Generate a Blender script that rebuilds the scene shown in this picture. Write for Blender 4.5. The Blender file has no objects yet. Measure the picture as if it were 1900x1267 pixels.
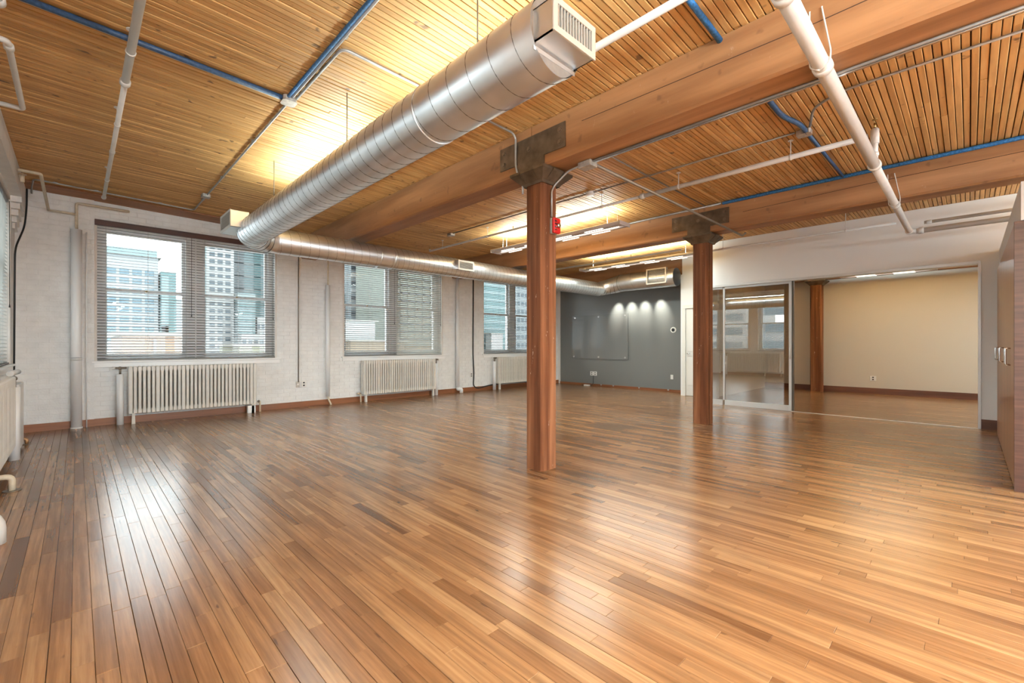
import bpy, math, random
from mathutils import Vector, Matrix
random.seed(7)
SC = bpy.context.scene
COL = SC.collection

# ------------------------------------------------------------------ camera, world, exposure
CA = math.radians(45.7)                      # angle from camera axis to world +X (to the right)
cam_d = bpy.data.cameras.new('camera'); cam = bpy.data.objects.new('camera', cam_d); COL.objects.link(cam)
cam.location = (0, 0, 1.2)
cam.rotation_euler = (math.radians(90), 0, CA - math.radians(90))
cam_d.sensor_fit = 'HORIZONTAL'; cam_d.sensor_width = 36
cam_d.lens = 36 * 828 / 1900
cam_d.shift_y = 6.5 / 1900
cam_d.clip_start = 0.02; cam_d.clip_end = 500
SC.camera = cam

W = bpy.data.worlds.new('world'); SC.world = W; W.use_nodes = True
bg = W.node_tree.nodes['Background']
bg.inputs[0].default_value = (0.88, 0.95, 1.0, 1); bg.inputs[1].default_value = 3.9

SC.view_settings.view_transform = 'Standard'; SC.view_settings.look = 'None'
SC.view_settings.gamma = 1; SC.view_settings.use_curve_mapping = False
SC.view_settings.exposure = 1.0
SC.cycles.max_bounces = 8; SC.cycles.diffuse_bounces = 5; SC.cycles.glossy_bounces = 4
SC.cycles.transparent_max_bounces = 12
SC.cycles.caustics_reflective = False; SC.cycles.caustics_refractive = False
SC.cycles.sample_clamp_indirect = 4
LAMP_W = 32.0
LAMP_UP = 130.0
FILL_W = 280.0  # power of the fill lamps added out of view

# ------------------------------------------------------------------ materials
def new_mat(name):
    m = bpy.data.materials.new(name); m.use_nodes = True
    nt = m.node_tree; b = nt.nodes['Principled BSDF']
    return m, nt, b
def plain(name, col, rough=0.5, metal=0.0, bump=0.0, bscale=60, var=0.0, vscale=6, coat=0.0):
    m, nt, b = new_mat(name)
    b.inputs['Base Color'].default_value = (*col, 1); b.inputs['Roughness'].default_value = rough
    b.inputs['Metallic'].default_value = metal
    if coat: b.inputs['Coat Weight'].default_value = coat
    tc = nt.nodes.new('ShaderNodeTexCoord')
    if var:
        n = nt.nodes.new('ShaderNodeTexNoise'); n.inputs['Scale'].default_value = vscale; n.inputs['Detail'].default_value = 4
        nt.links.new(tc.outputs['Object'], n.inputs['Vector'])
        r = nt.nodes.new('ShaderNodeValToRGB')
        r.color_ramp.elements[0].position = .3; r.color_ramp.elements[1].position = .7
        r.color_ramp.elements[0].color = (*[c * (1 - var) for c in col], 1)
        r.color_ramp.elements[1].color = (*[min(1, c * (1 + var)) for c in col], 1)
        nt.links.new(n.outputs['Fac'], r.inputs[0]); nt.links.new(r.outputs[0], b.inputs['Base Color'])
    if bump:
        n = nt.nodes.new('ShaderNodeTexNoise'); n.inputs['Scale'].default_value = bscale; n.inputs['Detail'].default_value = 3
        nt.links.new(tc.outputs['Object'], n.inputs['Vector'])
        bp = nt.nodes.new('ShaderNodeBump'); bp.inputs['Strength'].default_value = bump; bp.inputs['Distance'].default_value = .01
        nt.links.new(n.outputs['Fac'], bp.inputs['Height']); nt.links.new(bp.outputs[0], b.inputs['Normal'])
    return m
def math_node(nt, op, a, b=None, clamp=False):
    n = nt.nodes.new('ShaderNodeMath'); n.operation = op; n.use_clamp = clamp
    for i, v in enumerate((a, b)):
        if v is None: continue
        if isinstance(v, (int, float)): n.inputs[i].default_value = v
        else: nt.links.new(v, n.inputs[i])
    return n.outputs[0]
def mix_col(nt, fac, a, b, mode='MIX'):
    n = nt.nodes.new('ShaderNodeMix'); n.data_type = 'RGBA'; n.blend_type = mode
    for k, v in ((0, fac), (6, a), (7, b)):
        if isinstance(v, (int, float)): n.inputs[k].default_value = v
        elif isinstance(v, tuple): n.inputs[k].default_value = (*v, 1)
        else: nt.links.new(v, n.inputs[k])
    return n.outputs[2]
def ramp(nt, fac, stops, interp='LINEAR'):
    r = nt.nodes.new('ShaderNodeValToRGB'); cr = r.color_ramp; cr.interpolation = interp
    while len(cr.elements) < len(stops): cr.elements.new(0.5)
    for e, (p, c) in zip(cr.elements, stops):
        e.position = p; e.color = (*c, 1)
    nt.links.new(fac, r.inputs[0]); return r.outputs[0]
def noise(nt, vec, scale, detail=4, rough=.5, dist=0.0):
    n = nt.nodes.new('ShaderNodeTexNoise'); n.inputs['Scale'].default_value = scale
    n.inputs['Detail'].default_value = detail; n.inputs['Roughness'].default_value = rough
    n.inputs['Distortion'].default_value = dist
    nt.links.new(vec, n.inputs['Vector']); return n.outputs['Fac']
def mapping(nt, scale, rnd=None, coord='Object'):
    tc = nt.nodes.new('ShaderNodeTexCoord'); mp = nt.nodes.new('ShaderNodeMapping')
    mp.inputs['Scale'].default_value = scale; nt.links.new(tc.outputs[coord], mp.inputs['Vector'])
    if rnd is not None:
        c = nt.nodes.new('ShaderNodeCombineXYZ')
        for i, k in enumerate((37.0, 91.0, 53.0)):
            nt.links.new(math_node(nt, 'MULTIPLY', rnd, k), c.inputs[i])
        nt.links.new(c.outputs[0], mp.inputs['Location'])
    return mp.outputs[0]
def wood(name, stops, gscale, rough, grain=.35, spec=.5, knots=0.3, coat=0.0, floor=False, bump=.15, use_rnd=True, specks=0.0, cracks=0.0):
    """board colour from the 'rnd' attribute of each board, grain stretched along the board"""
    m, nt, b = new_mat(name)
    at = nt.nodes.new('ShaderNodeAttribute'); at.attribute_name = 'rnd'; rnd = at.outputs['Fac']
    v = mapping(nt, gscale, rnd)
    g = noise(nt, v, 1.0, 6, .6, .12)
    g2 = noise(nt, v, .35, 3, .5, .1)
    if use_rnd: base = ramp(nt, rnd, stops)
    else: base = ramp(nt, g2, stops)
    dark = mix_col(nt, 1.0, base, (.52, .42, .34), 'MULTIPLY')
    light = mix_col(nt, 1.0, base, (1.22, 1.18, 1.12), 'MULTIPLY')
    gm = ramp(nt, g, [(.36, (0, 0, 0)), (.66, (1, 1, 1))])
    c1 = mix_col(nt, gm, dark, light)
    c = mix_col(nt, grain, base, c1)
    # broad figure
    gf = ramp(nt, g2, [(.26, (1, 1, 1)), (.48, (0, 0, 0))])
    c = mix_col(nt, math_node(nt, 'MULTIPLY', gf, .55 * grain / .35 if floor else .3), c, dark)
    if knots:
        kv = mapping(nt, (9, 9, 9) if not floor else (26, 7, 9), rnd)
        kn = noise(nt, kv, 1.0, 2, .4)
        kf = ramp(nt, kn, [(.73 if floor else .69, (0, 0, 0)), (.79 if floor else .75, (1, 1, 1))])
        c = mix_col(nt, math_node(nt, 'MULTIPLY', kf, knots), c, (.07, .035, .02))
    if specks:
        sv = mapping(nt, (22, 22, 9)); sp = noise(nt, sv, 1.0, 5, .7)
        sf = ramp(nt, sp, [(.66, (0, 0, 0)), (.72, (1, 1, 1))])
        c = mix_col(nt, math_node(nt, 'MULTIPLY', sf, specks), c, (.62, .52, .44))
    if floor:
        tc = nt.nodes.new('ShaderNodeTexCoord')
        st = noise(nt, mapping(nt, (15, .9, 9)), 1.0, 5, .65)
        sf = ramp(nt, st, [(.47, (0, 0, 0)), (.70, (1, 1, 1))])
        c = mix_col(nt, math_node(nt, 'MULTIPLY', sf, .6), c, (.11, .052, .024))
        sl = ramp(nt, st, [(.30, (1, 1, 1)), (.46, (0, 0, 0))])
        c = mix_col(nt, math_node(nt, 'MULTIPLY', sl, .45), c, (.43, .25, .12))
        wn = noise(nt, tc.outputs['Object'], 1.3, 4, .65)
        wf = ramp(nt, wn, [(.50, (0, 0, 0)), (.75, (1, 1, 1))])
        c = mix_col(nt, math_node(nt, 'MULTIPLY', wf, .35), c, (.13, .075, .045))
        sc2 = noise(nt, tc.outputs['Object'], 14, 5, .7, 1.0)
        s2 = ramp(nt, sc2, [(.70, (0, 0, 0)), (.78, (1, 1, 1))])
        c = mix_col(nt, math_node(nt, 'MULTIPLY', s2, .5), c, (.06, .04, .03))
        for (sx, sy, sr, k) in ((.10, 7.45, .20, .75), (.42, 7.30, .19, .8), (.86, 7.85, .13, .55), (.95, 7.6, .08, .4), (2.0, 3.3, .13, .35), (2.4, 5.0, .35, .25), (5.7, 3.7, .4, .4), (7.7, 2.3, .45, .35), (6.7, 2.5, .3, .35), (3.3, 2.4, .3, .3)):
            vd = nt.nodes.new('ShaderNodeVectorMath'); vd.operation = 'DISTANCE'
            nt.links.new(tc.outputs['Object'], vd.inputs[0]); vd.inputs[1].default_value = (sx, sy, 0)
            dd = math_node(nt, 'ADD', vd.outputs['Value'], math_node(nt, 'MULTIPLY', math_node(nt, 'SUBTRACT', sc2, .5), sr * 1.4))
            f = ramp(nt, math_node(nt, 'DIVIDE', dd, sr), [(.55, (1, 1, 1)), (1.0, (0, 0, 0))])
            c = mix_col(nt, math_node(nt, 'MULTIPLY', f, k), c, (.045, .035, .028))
        rr = noise(nt, tc.outputs['Object'], 3.0, 4, .6)
        rv = math_node(nt, 'ADD', math_node(nt, 'MULTIPLY', rr, .08), rough - .05)
        nt.links.new(math_node(nt, 'ADD', rv, math_node(nt, 'MULTIPLY', rnd, .02)), b.inputs['Roughness'])
    else:
        b.inputs['Roughness'].default_value = rough
    nt.links.new(c, b.inputs['Base Color'])
    b.inputs['Specular IOR Level'].default_value = spec
    if coat: b.inputs['Coat Weight'].default_value = coat; b.inputs['Coat Roughness'].default_value = rough
    if bump:
        bp = nt.nodes.new('ShaderNodeBump'); bp.inputs['Strength'].default_value = bump; bp.inputs['Distance'].default_value = .004
        nt.links.new(g, bp.inputs['Height']); nt.links.new(bp.outputs[0], b.inputs['Normal'])
    return m

M = {}
M['floor'] = wood('maple_floor', [(0, (.13, .060, .025)), (.07, (.195, .094, .040)), (.3, (.265, .134, .058)), (.7, (.315, .166, .074)), (1, (.385, .222, .106))],
                  (62, 1.6, 62), .24, grain=.45, knots=.8, floor=True, bump=0, spec=.5, coat=.06)
M['ceil'] = wood('fir_lamination', [(0, (.52, .29, .105)), (.5, (.60, .345, .13)), (1, (.67, .405, .165))],
                 (1.6, 24, 24), .55, grain=.42, knots=.75, bump=.2, spec=.35)
M['beam'] = wood('old_fir_beam', [(.3, (.27, .125, .050)), (.5, (.34, .17, .073)), (.7, (.41, .22, .105))],
                 (9, .8, 9), .55, grain=.5, knots=.35, use_rnd=False, specks=.25, bump=.25)
M['column'] = wood('old_fir_column', [(.3, (.10, .037, .017)), (.5, (.17, .068, .031)), (.7, (.26, .125, .065))],
                   (18, 18, .8), .75, grain=.85, knots=.5, use_rnd=False, specks=.6, bump=.5, spec=.2)
M['base'] = wood('baseboard_wood', [(.3, (.20, .07, .028)), (.6, (.29, .115, .05))], (1.5, 1.5, 20), .4, grain=.35, knots=.1, use_rnd=False)
M['dark_base'] = wood('dark_baseboard', [(.3, (.10, .038, .022)), (.6, (.15, .06, .035))], (1.5, 1.5, 20), .4, grain=.3, knots=0, use_rnd=False)
M['trim_wood'] = wood('nailer_wood', [(.3, (.30, .13, .055)), (.6, (.40, .19, .085))], (1.0, 9, 9), .6, grain=.5, knots=.3, use_rnd=False)
M['cabinet'] = wood('dark_laminate', [(.3, (.052, .024, .018)), (.7, (.095, .045, .034))], (2, 2, 34), .42, grain=.7, knots=0, use_rnd=False, bump=.05)
M['cab_door'] = wood('cabinet_door_sheen', [(.3, (.26, .12, .065)), (.7, (.36, .18, .10))], (20, 20, 1.4), .28, grain=.5, knots=0, use_rnd=False, bump=.03)  # laminate doors; the floor's orange reflection is put into their colour
M['valance'] = wood('valance_wood', [(.3, (.065, .022, .016)), (.7, (.11, .04, .028))], (2, 2, 40), .45, grain=.6, knots=0, use_rnd=False, bump=.03)
M['brick'] = plain('white_painted_brick', (.83, .84, .84), .55, bump=.35, bscale=45, var=.05, vscale=7)
M['mortar'] = plain('white_painted_mortar', (.81, .81, .81), .7, bump=.3, bscale=80)
M['white'] = plain('white_wall_paint', (.83, .85, .86), .6, bump=.04, bscale=120)
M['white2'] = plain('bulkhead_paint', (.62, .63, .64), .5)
M['beige'] = plain('beige_wall_paint', (.62, .565, .48), .6)
M['grey'] = plain('grey_wall_paint', (.185, .192, .192), .38, bump=.03, bscale=90)
M['trim'] = plain('white_trim_gloss', (.78, .77, .75), .35)
M['frame'] = plain('sash_white', (.90, .90, .90), .4)
M['stone'] = plain('window_reveal', (.76, .73, .69), .7, bump=.2, var=.08)
M['radiator'] = plain('radiator_enamel', (.68, .65, .60), .38, bump=.12, bscale=30, var=.06, vscale=9)
M['pipe_white'] = plain('pipe_paint', (.64, .63, .61), .42, bump=.1, bscale=40, var=.05)
M['riser'] = plain('riser_paint', (.84, .85, .86), .42, bump=.08, bscale=40)
M['pipe_cream'] = plain('cream_fitting', (.66, .58, .45), .5, bump=.2, var=.1, vscale=30)
M['steel'] = plain('dark_steel_plate', (.13, .095, .065), .42, .6, bump=.25, bscale=25, var=.35, vscale=9)
M['bolt'] = plain('bolt_steel', (.20, .15, .11), .4, .8)
M['galv'] = plain('galvanised_conduit', (.36, .35, .34), .4, .5, var=.12, vscale=15)
M['conduit_dark'] = plain('dull_conduit', (.24, .20, .16), .5, .6)
M['box_metal'] = plain('junction_box_metal', (.50, .47, .43), .45, .6, var=.2, vscale=30)
M['blue'] = plain('blue_data_cable', (.025, .16, .42), .5, var=.5, vscale=60)
M['blue_dark'] = plain('dark_blue_cable', (.03, .07, .15), .5, var=.4, vscale=60)
M['black'] = plain('black_cable', (.02, .022, .025), .5)
M['grille'] = plain('grille_paint', (.58, .56, .52), .4)
M['grille_dark'] = plain('grille_dark_inside', (.045, .04, .035), .7)
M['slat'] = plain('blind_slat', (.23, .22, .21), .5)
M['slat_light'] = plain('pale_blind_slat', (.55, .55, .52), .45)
M['cord'] = plain('blind_cord', (.55, .55, .53), .6)
M['alu'] = plain('satin_aluminium', (.66, .67, .67), .35, .35)
M['alu_dark'] = plain('bronze_stile', (.10, .085, .07), .4, .5)
M['chrome'] = plain('chrome', (.75, .75, .75), .15, 1.0)
M['red'] = plain('alarm_red', (.50, .012, .012), .3)
M['plastic'] = plain('white_plastic', (.80, .79, .76), .35)
M['plastic_dark'] = plain('black_plastic', (.02, .02, .02), .3)
M['brass'] = plain('old_brass', (.45, .30, .12), .35, .9)
M['copper'] = plain('aged_copper', (.42, .24, .12), .45, .6)
M['fixture'] = plain('lamp_housing', (.55, .50, .50), .4)
M['stud'] = plain('polished_standoff', (.85, .85, .85), .2, .6)
M['slab'] = plain('dark_gap', (.055, .025, .012), .9)

def duct_mat():
    m, nt, b = new_mat('spiral_duct_metal')
    b.inputs['Metallic'].default_value = .92
    tc = nt.nodes.new('ShaderNodeTexCoord')
    n = noise(nt, tc.outputs['Object'], 5, 2, .5)
    c = ramp(nt, n, [(.3, (.70, .73, .76)), (.7, (.84, .87, .90))])
    nt.links.new(c, b.inputs['Base Color'])
    n2 = noise(nt, tc.outputs['Object'], 2.5, 2, .5)
    nt.links.new(math_node(nt, 'ADD', math_node(nt, 'MULTIPLY', n2, .10), .285), b.inputs['Roughness'])
    return m
M['duct'] = duct_mat()
M['seam'] = plain('duct_seam', (.20, .20, .20), .4, .9)
def glass_mat(name, tint=(1, 1, 1), refl=.10, rough=0.0):
    m = bpy.data.materials.new(name); m.use_nodes = True; nt = m.node_tree; nt.nodes.clear()
    out = nt.nodes.new('ShaderNodeOutputMaterial'); mx = nt.nodes.new('ShaderNodeMixShader')
    tr = nt.nodes.new('ShaderNodeBsdfTransparent'); gl = nt.nodes.new('ShaderNodeBsdfGlossy')
    tr.inputs[0].default_value = (*tint, 1); gl.inputs['Roughness'].default_value = rough
    lw = nt.nodes.new('ShaderNodeLayerWeight'); lw.inputs[0].default_value = .25
    f = math_node(nt, 'ADD', math_node(nt, 'MULTIPLY', lw.outputs['Fresnel'], .8), refl, True)
    nt.links.new(f, mx.inputs[0]); nt.links.new(tr.outputs[0], mx.inputs[1]); nt.links.new(gl.outputs[0], mx.inputs[2])
    nt.links.new(mx.outputs[0], out.inputs[0]); return m
M['glass'] = glass_mat('window_glass', (.95, .98, .97), .02)
M['glass_part'] = glass_mat('partition_glass', (.80, .80, .78), .26)
def emit_mat(name, col, s):
    m = bpy.data.materials.new(name); m.use_nodes = True; nt = m.node_tree; nt.nodes.clear()
    out = nt.nodes.new('ShaderNodeOutputMaterial'); e = nt.nodes.new('ShaderNodeEmission')
    e.inputs[0].default_value = (*col, 1); e.inputs[1].default_value = s
    nt.links.new(e.outputs[0], out.inputs[0]); return m
M['lamp'] = emit_mat('lit_diffuser', (1.0, .93, .80), 1.6)

# ------------------------------------------------------------------ mesh helpers
class MB:
    def __init__(s): s.v = []; s.f = []; s.sm = []; s.r = []; s.cur = 0.5
    def add(s, vs, fs, smooth=False):
        o = len(s.v); s.v += [tuple(p) for p in vs]
        for f in fs: s.f.append(tuple(i + o for i in f)); s.sm.append(smooth); s.r.append(s.cur)
        return s
    def box(s, x0, x1, y0, y1, z0, z1):
        return s.add([(x0, y0, z0), (x1, y0, z0), (x1, y1, z0), (x0, y1, z0), (x0, y0, z1), (x1, y0, z1), (x1, y1, z1), (x0, y1, z1)],
                     [(0, 3, 2, 1), (4, 5, 6, 7), (0, 1, 5, 4), (1, 2, 6, 5), (2, 3, 7, 6), (3, 0, 4, 7)])
    def cbox(s, x0, x1, y0, y1, z0, z1, c):
        """box with its four vertical edges chamfered and small top and bottom chamfers"""
        pts = [(x0 + c, y0), (x1 - c, y0), (x1, y0 + c), (x1, y1 - c), (x1 - c, y1), (x0 + c, y1), (x0, y1 - c), (x0, y0 + c)]
        return s.prism(pts, z0, z1)
    def prism(s, pts, z0, z1, axis='z'):
        n = len(pts)
        def P(a, b, z): return (a, b, z) if axis == 'z' else ((a, z, b) if axis == 'y' else (z, a, b))
        vs = [P(a, b, z0) for a, b in pts] + [P(a, b, z1) for a, b in pts]
        fs = [tuple(range(n - 1, -1, -1)), tuple(range(n, 2 * n))] + [(i, (i + 1) % n, n + (i + 1) % n, n + i) for i in range(n)]
        return s.add(vs, fs)
    def tube(s, pts, r, n=12, fillet=0.0, steps=5, caps=True, smooth=True):
        P = [Vector(p) for p in pts]; Q = [P[0]]
        for i in range(1, len(P) - 1):
            a, b, c = P[i - 1], P[i], P[i + 1]
            f = min(fillet, (b - a).length * .49, (c - b).length * .49)
            if f < 1e-4: Q.append(b); continue
            p0 = b + (a - b).normalized() * f; p2 = b + (c - b).normalized() * f
            for k in range(steps + 1):
                t = k / steps; Q.append((1 - t) ** 2 * p0 + 2 * t * (1 - t) * b + t * t * p2)
        Q.append(P[-1])
        R = r if isinstance(r, (list, tuple)) else None
        d = (Q[1] - Q[0]).normalized()
        up = Vector((0, 0, 1)) if abs(d.z) < .9 else Vector((1, 0, 0))
        u = d.cross(up).normalized(); vs = []
        for i, q in enumerate(Q):
            if i == 0: t = Q[1] - Q[0]
            elif i == len(Q) - 1: t = Q[-1] - Q[-2]
            else: t = (Q[i + 1] - q).normalized() + (q - Q[i - 1]).normalized()
            t = t.normalized() if t.length > 1e-9 else d
            u = (u - t * u.dot(t)).normalized(); w = t.cross(u); rr = R[i] if R else r
            k = 1.0
            if 0 < i < len(Q) - 1:
                ca = max(.5, (Q[i + 1] - q).normalized().dot(t)); k = 1 / ca
            for j in range(n):
                a = 2 * math.pi * j / n
                vs.append(q + (u * math.cos(a) + w * math.sin(a)) * rr)
        fs = []
        for i in range(len(Q) - 1):
            for j in range(n):
                a = i * n + j; b = i * n + (j + 1) % n
                fs.append((a, b, b + n, a + n))
        s.add(vs, fs, smooth)
        if caps:
            o = len(s.v) - len(vs)
            for ids in (tuple(o + j for j in range(n - 1, -1, -1)), tuple(o + (len(Q) - 1) * n + j for j in range(n))):
                s.f.append(ids); s.sm.append(False); s.r.append(s.cur)
        return s
    def ring(s, c, axis, r, w, h=.004, n=28):
        """raised band round a pipe"""
        c = Vector(c); d = Vector(axis).normalized()
        return s.tube([c - d * w / 2, c + d * w / 2], r + h, n)
    def helix(s, c0, axis, r, L, pitch, sz=.004, n=26):
        c0 = Vector(c0); d = Vector(axis).normalized(); up = Vector((0, 0, 1)); u = d.cross(up).normalized(); w = d.cross(u)
        N = int(L / pitch * n); vs = []; fs = []
        for i in range(N + 1):
            a = 2 * math.pi * i / n; rad = u * math.cos(a) + w * math.sin(a); p = c0 + d * (L * i / N)
            vs += [p + rad * (r - .001) - d * sz, p + rad * (r + sz * .8), p + rad * (r - .001) + d * sz]
            if i:
                b = 3 * i; fs += [(b - 3, b - 2, b + 1, b), (b - 2, b - 1, b + 2, b + 1)]
        return s.add(vs, fs, True)
    def sphere(s, c, r, n=10, m=6, sz=1.0):
        vs = [(c[0], c[1], c[2] - r * sz)]; fs = []
        for i in range(1, m):
            ph = math.pi * i / m
            for j in range(n):
                a = 2 * math.pi * j / n
                vs.append((c[0] + r * math.sin(ph) * math.cos(a), c[1] + r * math.sin(ph) * math.sin(a), c[2] - r * sz * math.cos(ph)))
        vs.append((c[0], c[1], c[2] + r * sz)); L = len(vs) - 1
        for j in range(n): fs.append((0, 1 + (j + 1) % n, 1 + j)); fs.append((L, L - n + j, L - n + (j + 1) % n))
        for i in range(m - 2):
            for j in range(n):
                a = 1 + i * n + j; b = 1 + i * n + (j + 1) % n; fs.append((a, b, b + n, a + n))
        return s.add(vs, fs, True)
    def build(s, name, mat, parent=None, rnd=False, bevel=0.0):
        me = bpy.data.meshes.new(name); me.from_pydata(s.v, [], s.f)
        me.polygons.foreach_set('use_smooth', s.sm)
        if rnd:
            at = me.attributes.new('rnd', 'FLOAT', 'FACE'); at.data.foreach_set('value', s.r)
        me.materials.append(M[mat] if isinstance(mat, str) else mat); me.update()
        o = bpy.data.objects.new(name, me); COL.objects.link(o)
        if parent is not None: o.parent = parent
        if bevel:
            b = o.modifiers.new('bevel', 'BEVEL'); b.width = bevel; b.segments = 2; b.limit_method = 'ANGLE'
        return o
def empty(name, loc=(0, 0, 0), rz=0.0):
    o = bpy.data.objects.new(name, None); COL.objects.link(o); o.location = loc; o.rotation_euler = (0, 0, rz)
    o.empty_display_size = .1; return o
def tag(o, label, cat, group=None, kind='thing'):
    o['label'] = label; o['category'] = cat
    if group: o['group'] = group
    if kind: o['kind'] = kind
    return o
def struct(o): o['kind'] = 'structure'; return o
def copy_tree(o, parent=None):
    c = o.copy(); COL.objects.link(c)
    if parent is not None: c.parent = parent
    for ch in list(o.children): copy_tree(ch, c)
    return c

# ------------------------------------------------------------------ room dimensions (metres)
XL, YW, XG, XP, XB = -.60, 9.07, 10.92, 9.25, 14.0       # left wall, window wall, grey wall, glass partition, beige wall
Y0 = -6.0                                                # far end of the room behind the camera
def zc(x): return 3.29 + max(0.0, 3.1 - x) * .024        # underside of the wooden deck
C_, S_ = math.cos(CA), math.sin(CA)
def size_in_view(x, y, z, area):
    """rough size a piece has from where the photograph was taken: picks which pieces are built singly"""
    t = C_ * x + S_ * y
    if t < .3: return 0
    l = (S_ * x - C_ * y) / t; v = (z - 1.2) / t
    if abs(l) > 1.2 or abs(v) > .82: return 0
    return area / (t * t) * abs(v)

# ---- floor
fl = struct(MB().box(XL - .4, XB + .3, Y0, YW + .4, -.20, -.013).build('floor', 'floor'))
fl2 = MB()
fl2.box(XL, XB, Y0, -1.3, -.0129, 0)
boards = []
x = XL; rr = random.Random(3)
while x < XB:
    w = .065; y = -1.3 - rr.random() * .8
    while y < YW:
        L = rr.uniform(.28, 1.25); y1 = min(y + L, YW)
        ya = max(y, -1.3)
        if y1 > ya + .01: boards.append((x, x + w, ya, y1, rr.random(), rr.uniform(.0004, .0016) + (.0012 if rr.random() < .18 else 0), rr.uniform(-.0006, .0004)))
        y = y1
    x += w
boards.sort(key=lambda b: -size_in_view((b[0] + b[1]) / 2, min((b[2] + b[3]) / 2, 9), 0, (b[3] - b[2])))
def board_add(mb, b):
    x0, x1, y0, y1, r, g, dz = b
    mb.cur = r; g2 = g * .6; c = .0012
    xa, xb, ya, yb = x0 + g / 2, x1 - g / 2, y0 + g2 / 2, y1 - g2 / 2
    vs = [(xa, ya, -.012), (xb, ya, -.012), (xb, yb, -.012), (xa, yb, -.012),
          (xa, ya, dz - c), (xb, ya, dz - c), (xb, yb, dz - c), (xa, yb, dz - c),
          (xa + c, ya + c, dz), (xb - c, ya + c, dz), (xb - c, yb - c, dz), (xa + c, yb - c, dz)]
    mb.add(vs, [(0, 1, 5, 4), (1, 2, 6, 5), (2, 3, 7, 6), (3, 0, 4, 7), (4, 5, 9, 8), (5, 6, 10, 9), (6, 7, 11, 10), (7, 4, 8, 11), (8, 9, 10, 11)])
for b in boards[:300]:
    m = MB(); board_add(m, b); m.build('floor_board', 'floor', fl, rnd=True)
rest = MB()
for b in boards[300:]: board_add(rest, b)
o = rest.build('floor_boards', 'floor', fl, rnd=True); o['kind'] = 'stuff'
fl2.cur = .5; o = fl2.build('floor_extension', 'floor', fl, rnd=True)
struct(MB().box(XP - .03, XP + .03, -.09, 2.25, .0005, .004).build('trim_1', 'alu'))

# ---- ceiling: nail-laminated deck of narrow boards running along X
dk = MB()
for a, b_ in ((XL - .4, 3.1), (3.1, XB + .3)):
    za, zb = zc(a) + .03, zc(b_) + .03
    dk.add([(a, Y0, za), (b_, Y0, zb), (b_, YW + .4, zb), (a, YW + .4, za), (a, Y0, za + .2), (b_, Y0, zb + .2), (b_, YW + .4, zb + .2), (a, YW + .4, za + .2)],
           [(0, 3, 2, 1), (4, 5, 6, 7), (0, 1, 5, 4), (1, 2, 6, 5), (2, 3, 7, 6), (3, 0, 4, 7)])
ce = struct(dk.build('ceiling', 'slab'))
cb = []; pitch = .0478; y = -1.25; rr = random.Random(11)
while y < YW:
    xs = [XL, 3.1, 6.9, 10.5, XB]
    for a, b_ in zip(xs[:-1], xs[1:]):
        cuts = [a]
        while b_ - cuts[-1] > 1.4:
            cuts.append(cuts[-1] + rr.uniform(.9, min(4.5, b_ - cuts[-1] + .6)))
            if cuts[-1] > b_ - .4: cuts.pop(); break
        cuts.append(b_)
        for p, q in zip(cuts[:-1], cuts[1:]):
            cb.append((p, q, y, rr.random(), rr.uniform(-.004, .003), rr.uniform(.0045, .0085)))
    y += pitch
def lam_add(mb, c):
    p, q, y, r, dz, g = c; mb.cur = r
    z0, z1 = zc(p) + dz, zc(q) + dz; a, b_ = p + .0012, q - .0012; ya, yb = y + g / 2, min(y + pitch - g / 2, YW); e = .003
    mb.add([(a, ya, z0 + .034), (b_, ya, z1 + .034), (b_, yb, z1 + .034), (a, yb, z0 + .034),
            (a, ya, z0 + e), (b_, ya, z1 + e), (b_, yb, z1 + e), (a, yb, z0 + e),
            (a, ya + e, z0), (b_, ya + e, z1), (b_, yb - e, z1), (a, yb - e, z0)],
           [(4, 5, 1, 0), (5, 6, 2, 1), (6, 7, 3, 2), (7, 4, 0, 3), (8, 9, 5, 4), (9, 10, 6, 5), (10, 11, 7, 6), (11, 8, 4, 7), (11, 10, 9, 8)])
cb.sort(key=lambda c: -max(size_in_view(c[0] + (c[1] - c[0]) * k, c[2], 3.3, c[1] - c[0]) for k in (.1, .5, .9)))
for c in cb[:300]:
    m = MB(); lam_add(m, c); m.build('ceiling_board', 'ceil', ce, rnd=True)
rest = MB()
for c in cb[300:]: lam_add(rest, c)
o = rest.build('ceiling_boards', 'ceil', ce, rnd=True); o['kind'] = 'stuff'
rest = MB(); rest.cur = .4
rest.add([(XL, Y0, zc(XL)), (3.1, Y0, 3.29), (3.1, -1.25, 3.29), (XL, -1.25, zc(XL)), (XB, Y0, 3.29), (XB, -1.25, 3.29)], [(3, 2, 1, 0), (2, 5, 4, 1)])
rest.build('ceiling_extension', 'ceil', ce, rnd=True)
# nailer board along the window wall
m = MB()
a, b_ = XL + .01, 3.1
m.add([(a, 8.66, zc(a) - .022), (b_, 8.66, zc(b_) - .022), (b_, YW, zc(b_) - .022), (a, YW, zc(a) - .022), (a, 8.66, zc(a) - .004), (b_, 8.66, zc(b_) - .004), (b_, YW, zc(b_) - .004), (a, YW, zc(a) - .004)],
      [(0, 3, 2, 1), (4, 5, 6, 7), (0, 1, 5, 4), (1, 2, 6, 5), (2, 3, 7, 6), (3, 0, 4, 7)])
struct(m.build('trim_2', 'trim_wood'))

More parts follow.
